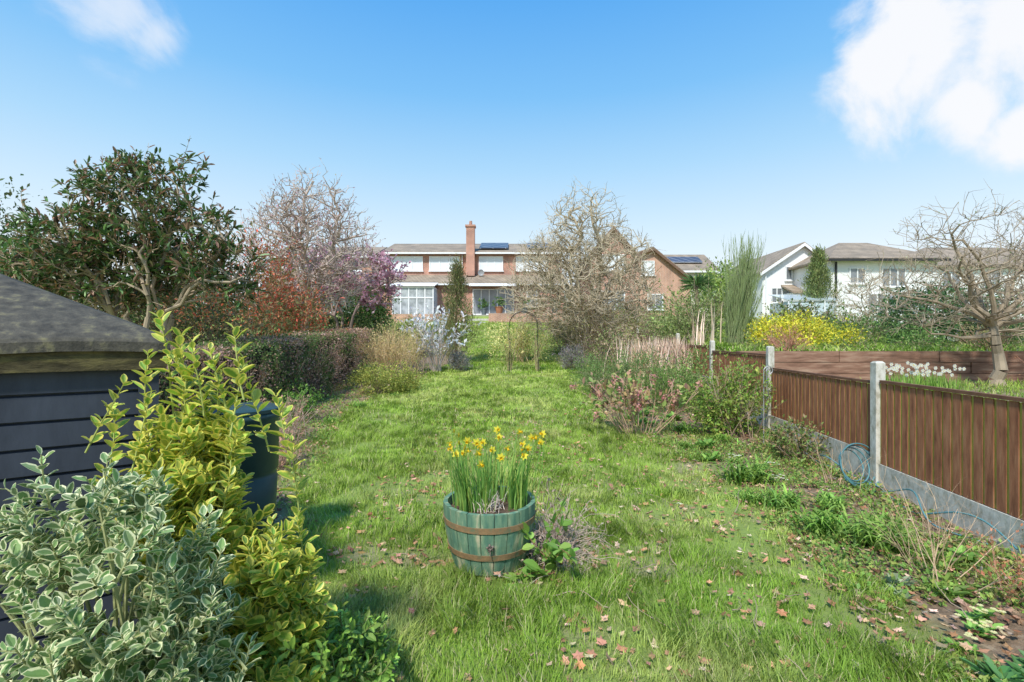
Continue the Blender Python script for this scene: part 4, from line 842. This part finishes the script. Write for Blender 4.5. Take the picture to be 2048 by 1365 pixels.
part('satellite_dish',mh,noisemat('grey_dish',[(.25,.25,.25),(.3,.3,.3)],5,.5,0),dish)
cv=empty('conservatory',(-7.1,35.2,3.5))
def cvf(b):
    x0,x1,y0,y1=-8.55,-5.65,34.6,36.29
    for i in range(6):
        x=x0+(x1-x0)*i/5;b.box(x-.04,x+.04,y0,y0+.08,3.45,5.55)
    for i in range(1,4):
        y=y0+(y1-y0)*i/3-.05
        for x in(x0,x1): b.box(x-.04,x+.04,y,y+.08,3.45,5.55)
    for z in(3.46,4.75,5.5): b.box(x0-.05,x1+.05,y0-.01,y0+.09,z-.045,z+.045)
    for x in(x0,x1):
        for z in(4.1,5.5): b.box(x-.045,x+.045,y0+.09,y1,z-.045,z+.045)
part('frame',cv,mwh,cvf)
mcg=noisemat('conservatory_glass',[(.22,.24,.24),(.6,.63,.64)],1.6,.1,0,(1,1,1),3)
part('glass',cv,mcg,lambda b:(b.box(-8.5,-5.7,34.63,34.65,3.5,5.5),b.box(-8.56,-8.54,34.7,36.28,3.5,5.5),b.box(-5.66,-5.64,34.7,36.28,3.5,5.5)))
part('roof',cv,mwh,lambda b:b.prism([[-8.7,34.45,5.56],[-5.5,34.45,5.56],[-5.5,36.28,6.0],[-8.7,36.28,6.0]],[0,0,.05]))
tw=B();tw.box(-1.6,6.,33.1,33.38,2.4,3.55);tw.box(-10,-3.2,33.1,33.38,2.4,3.5);tw.build('terrace_wall',[mbo])
b=B();b.box(-3.2,-1.6,33.2,33.45,2.6,2.9);b.box(-3.2,-1.6,33.46,33.75,2.6,3.2);b.build('garden_steps',[mcon])
for (px,py,rr,hh) in((-2.0,34.3,.22,.4),(-.9,34.0,.28,.5),(.9,34.2,.25,.45),(2.1,33.8,.3,.5),(3.0,34.0,.22,.4),(-4.3,34.2,.25,.45)):
    b=B();z=3.5;b.lathe([(rr*.7,0),(rr,hh),(rr*1.08,hh),(rr*1.08,hh+.05),(rr*.9,hh+.05),(.001,hh)],(px,py,z),14,(.12,.14,.15) if rr<.26 else (.3,.13,.07),0)
    blobleaves(b,[(px,py,z+hh+.3,rr*1.3,rr*1.3,.35)],260,.14,[(.05,.1,.03),(.1,.15,.04)],Q,1,ncl=24,cs=.07);b.build('patio_pot_plant',[MW,ML])
def semi(x0,x1,y,zb,ze,zr,name='brick_house',wall=None,rf=None):
    e=empty(name,((x0+x1)/2,y,zb));wall=wall or mbr;rf=rf or mtl;D=8
    part('walls',e,wall,lambda b:(b.box(x0,x1,y,y+D,zb,ze),b.prism([[x0,y,ze],[x0,y+D,ze],[x0,y+D/2,zr-.15]],[.25,0,0]),b.prism([[x1-.25,y,ze],[x1-.25,y+D,ze],[x1-.25,y+D/2,zr-.15]],[.25,0,0])))
    part('roof',e,rf,lambda b:(slab(b,[[x0-.25,y-.4,ze],[x1+.25,y-.4,ze],[x1+.25,y+D/2,zr],[x0-.25,y+D/2,zr]]),slab(b,[[x0-.25,y+D/2+.002,zr],[x1+.25,y+D/2+.002,zr],[x1+.25,y+D+.4,ze],[x0-.25,y+D+.4,ze]])))
    part('fascia',e,mwh,lambda b:b.box(x0-.25,x1+.25,y-.47,y-.41,ze-.22,ze-.03))
    return e
e=semi(-20,-11.6,40,3.3,8.7,10.2)
for x0,x1 in((-19,-17),(-14.4,-12.4)): window(e,x0,x1,7.2,8.4,40,3,False,mblind)
for x0,x1 in((-19.,-17.),(-15.6,-13.)): window(e,x0,x1,4.,5.8,40,3,False,mgl)
part('lean_to_roof',e,mtl,lambda b:slab(b,[[-20,38.6,6.0],[-11.6,38.6,6.0],[-11.6,39.997,6.8],[-20,39.997,6.8]]))
def gable_y(name,x0,x1,y,D,zb,zl,za,xa,zr_,wall,rf,barge=mwh):
    e=empty(name,((x0+x1)/2,y,zb))
    part('walls',e,wall,lambda b:b.prism([[x0,y,zb],[x1,y,zb],[x1,y,zr_],[xa,y,za],[x0,y,zl]],[0,D,0]))
    o=.3
    def rfn(b):
        for (xe,ze) in((x0,zl),(x1,zr_)):
            s=(za-ze)/(xa-xe);xo=xe-o if xe<xa else xe+o;zo=ze+s*(xo-xe)
            b.prism([[xo,y-o,zo+.02],[xa,y-o,za+.02],[xa,y-o,za+.17],[xo,y-o,zo+.17]],[0,D+2*o,0])
    part('roof',e,rf,rfn)
    def bg_(b):
        for (xe,ze) in((x0,zl),(x1,zr_)):
            s=(za-ze)/(xa-xe);xo=xe-o if xe<xa else xe+o;zo=ze+s*(xo-xe)
            b.prism([[xo,y-o-.04,zo-.12],[xa,y-o-.04,za-.12],[xa,y-o-.04,za+.1],[xo,y-o-.04,zo+.1]],[0,.035,0])
    part('barge_board',e,barge,bg_)
    return e
mbg=noisemat('brown_bargeboard',[(.15,.09,.06),(.2,.12,.08)],5,.7,.1)
e=gable_y('gabled_brick_house',5.9,9.1,36,9,3.3,8.2,10.0,7.5,8.2,mbr,mtl,mbg);window(e,6.6,8.4,6.9,8.1,36,3,False,mblind);window(e,6.6,8.4,4.,5.4,36,3,False)
e=gable_y('gabled_brick_house',9.2,13.5,36.5,8,3.3,8.1,8.55,10.6,6.2,mbo,mtl,mbg);window(e,9.75,10.75,6.6,7.7,36.5,2,False,mblind);window(e,10.2,11.4,4.,5.2,36.5,2,False)
e=semi(12.7,21.2,50,3.4,8.9,11.3,'cream_house',mcr,mtl)
part('solar_panel',e,msol,lambda b:b.prism([[16.6,51.2,9.95],[20.2,51.2,9.95],[20.2,52.6,10.75],[16.6,52.6,10.75]],[0,0,.07]))
window(e,18.4,19.6,7.2,8.3,50,2,False);window(e,14.,15.2,7.2,8.3,50,2,False)
e=gable_y('white_gabled_house',17.6,22.9,34,9,3.0,6.5,8.4,20.4,6.5,mrd,mtl)
window(e,19.2,19.7,5.9,6.9,34,1,False);window(e,20.0,20.5,5.9,6.9,34,1,False);window(e,18.2,19.0,4.3,5.4,34,2,False)
part('porch_roof',e,mtl,lambda b:slab(b,[[18.9,32.6,5.0],[22.5,32.6,5.0],[22.5,33.99,5.6],[18.9,33.99,5.6]]))
part('porch_wall',e,mrd,lambda b:b.box(19.1,22.3,32.8,33.97,3.,4.95))
part('downpipe',e,mwh,lambda b:b.poly([[17.8,33.9,3],[17.8,33.9,6.3]],.04,(.8,.8,.8),6))
e=empty('white_hipped_house',(23.2,30,2.9))
def hip(b,x0,x1,y0,y1,ze,zr,o=.4):
    ym=(y0+y1)/2;d=(y1-y0)/2
    V=[[x0-o,y0-o,ze],[x1+o,y0-o,ze],[x1+o,y1+o,ze],[x0-o,y1+o,ze],[x0+d*.85,ym,zr],[x1-d*.85,ym,zr]]
    V+= [[v[0],v[1],v[2]-.12] for v in V[:4]]
    b.add(V,[[0,1,5],[0,5,4],[1,2,5],[2,3,4],[2,4,5],[3,0,4],[0,6,7],[0,7,1],[1,7,8],[1,8,2],[2,8,9],[2,9,3],[3,9,6],[3,6,0],[6,9,8],[6,8,7]])
part('walls',e,mrd,lambda b:b.box(19.8,26.4,30,35.5,2.7,6.7))
part('roof',e,mtl,lambda b:hip(b,19.8,26.4,30,35.5,6.75,8.3))
part('gutter',e,noisemat('black_gutter',[(.03,.03,.03),(.04,.04,.04)],5,.5,0),lambda b:(b.box(19.4,26.8,29.5,29.59,6.55,6.7),b.box(20.0,20.08,29.85,29.95,3,6.55)))
window(e,20.9,21.9,5.2,6.2,30,2,False);window(e,22.9,24.4,5.0,6.2,30,3,False,mgl);window(e,22.0,25.6,3.3,4.6,30,6,False)
e=empty('rendered_house',(33,34,3));part('walls',e,mrd,lambda b:b.box(29,41,34,41,2.8,6.9));part('roof',e,mtl,lambda b:hip(b,29,41,34,41,6.95,8.9))
for x0 in(30.2,33.,36.,39.): window(e,x0,x0+1.3,5.4,6.5,34,2,False)
e=empty('greenhouse',(17.4,29,3));part('frame',e,mwh,lambda b:[b.box(16.+i*.7,16.05+i*.7,28,28.05,2.6,4.0) for i in range(5)]+[b.box(16,18.85,27.99,28.06,3.97,4.03)])
part('glass',e,noisemat('greenhouse_glass',[(.45,.55,.58),(.55,.63,.66)],2,.15,0),lambda b:(b.box(16,18.8,28.07,30,2.6,3.95),b.prism([[15.9,27.95,4.04],[18.9,27.95,4.04],[18.9,30,4.5],[15.9,30,4.5]],[0,0,.03])))
print('objects',len(bpy.data.objects),'polys',sum(len(o.data.polygons) for o in bpy.data.objects if o.type=='MESH'))
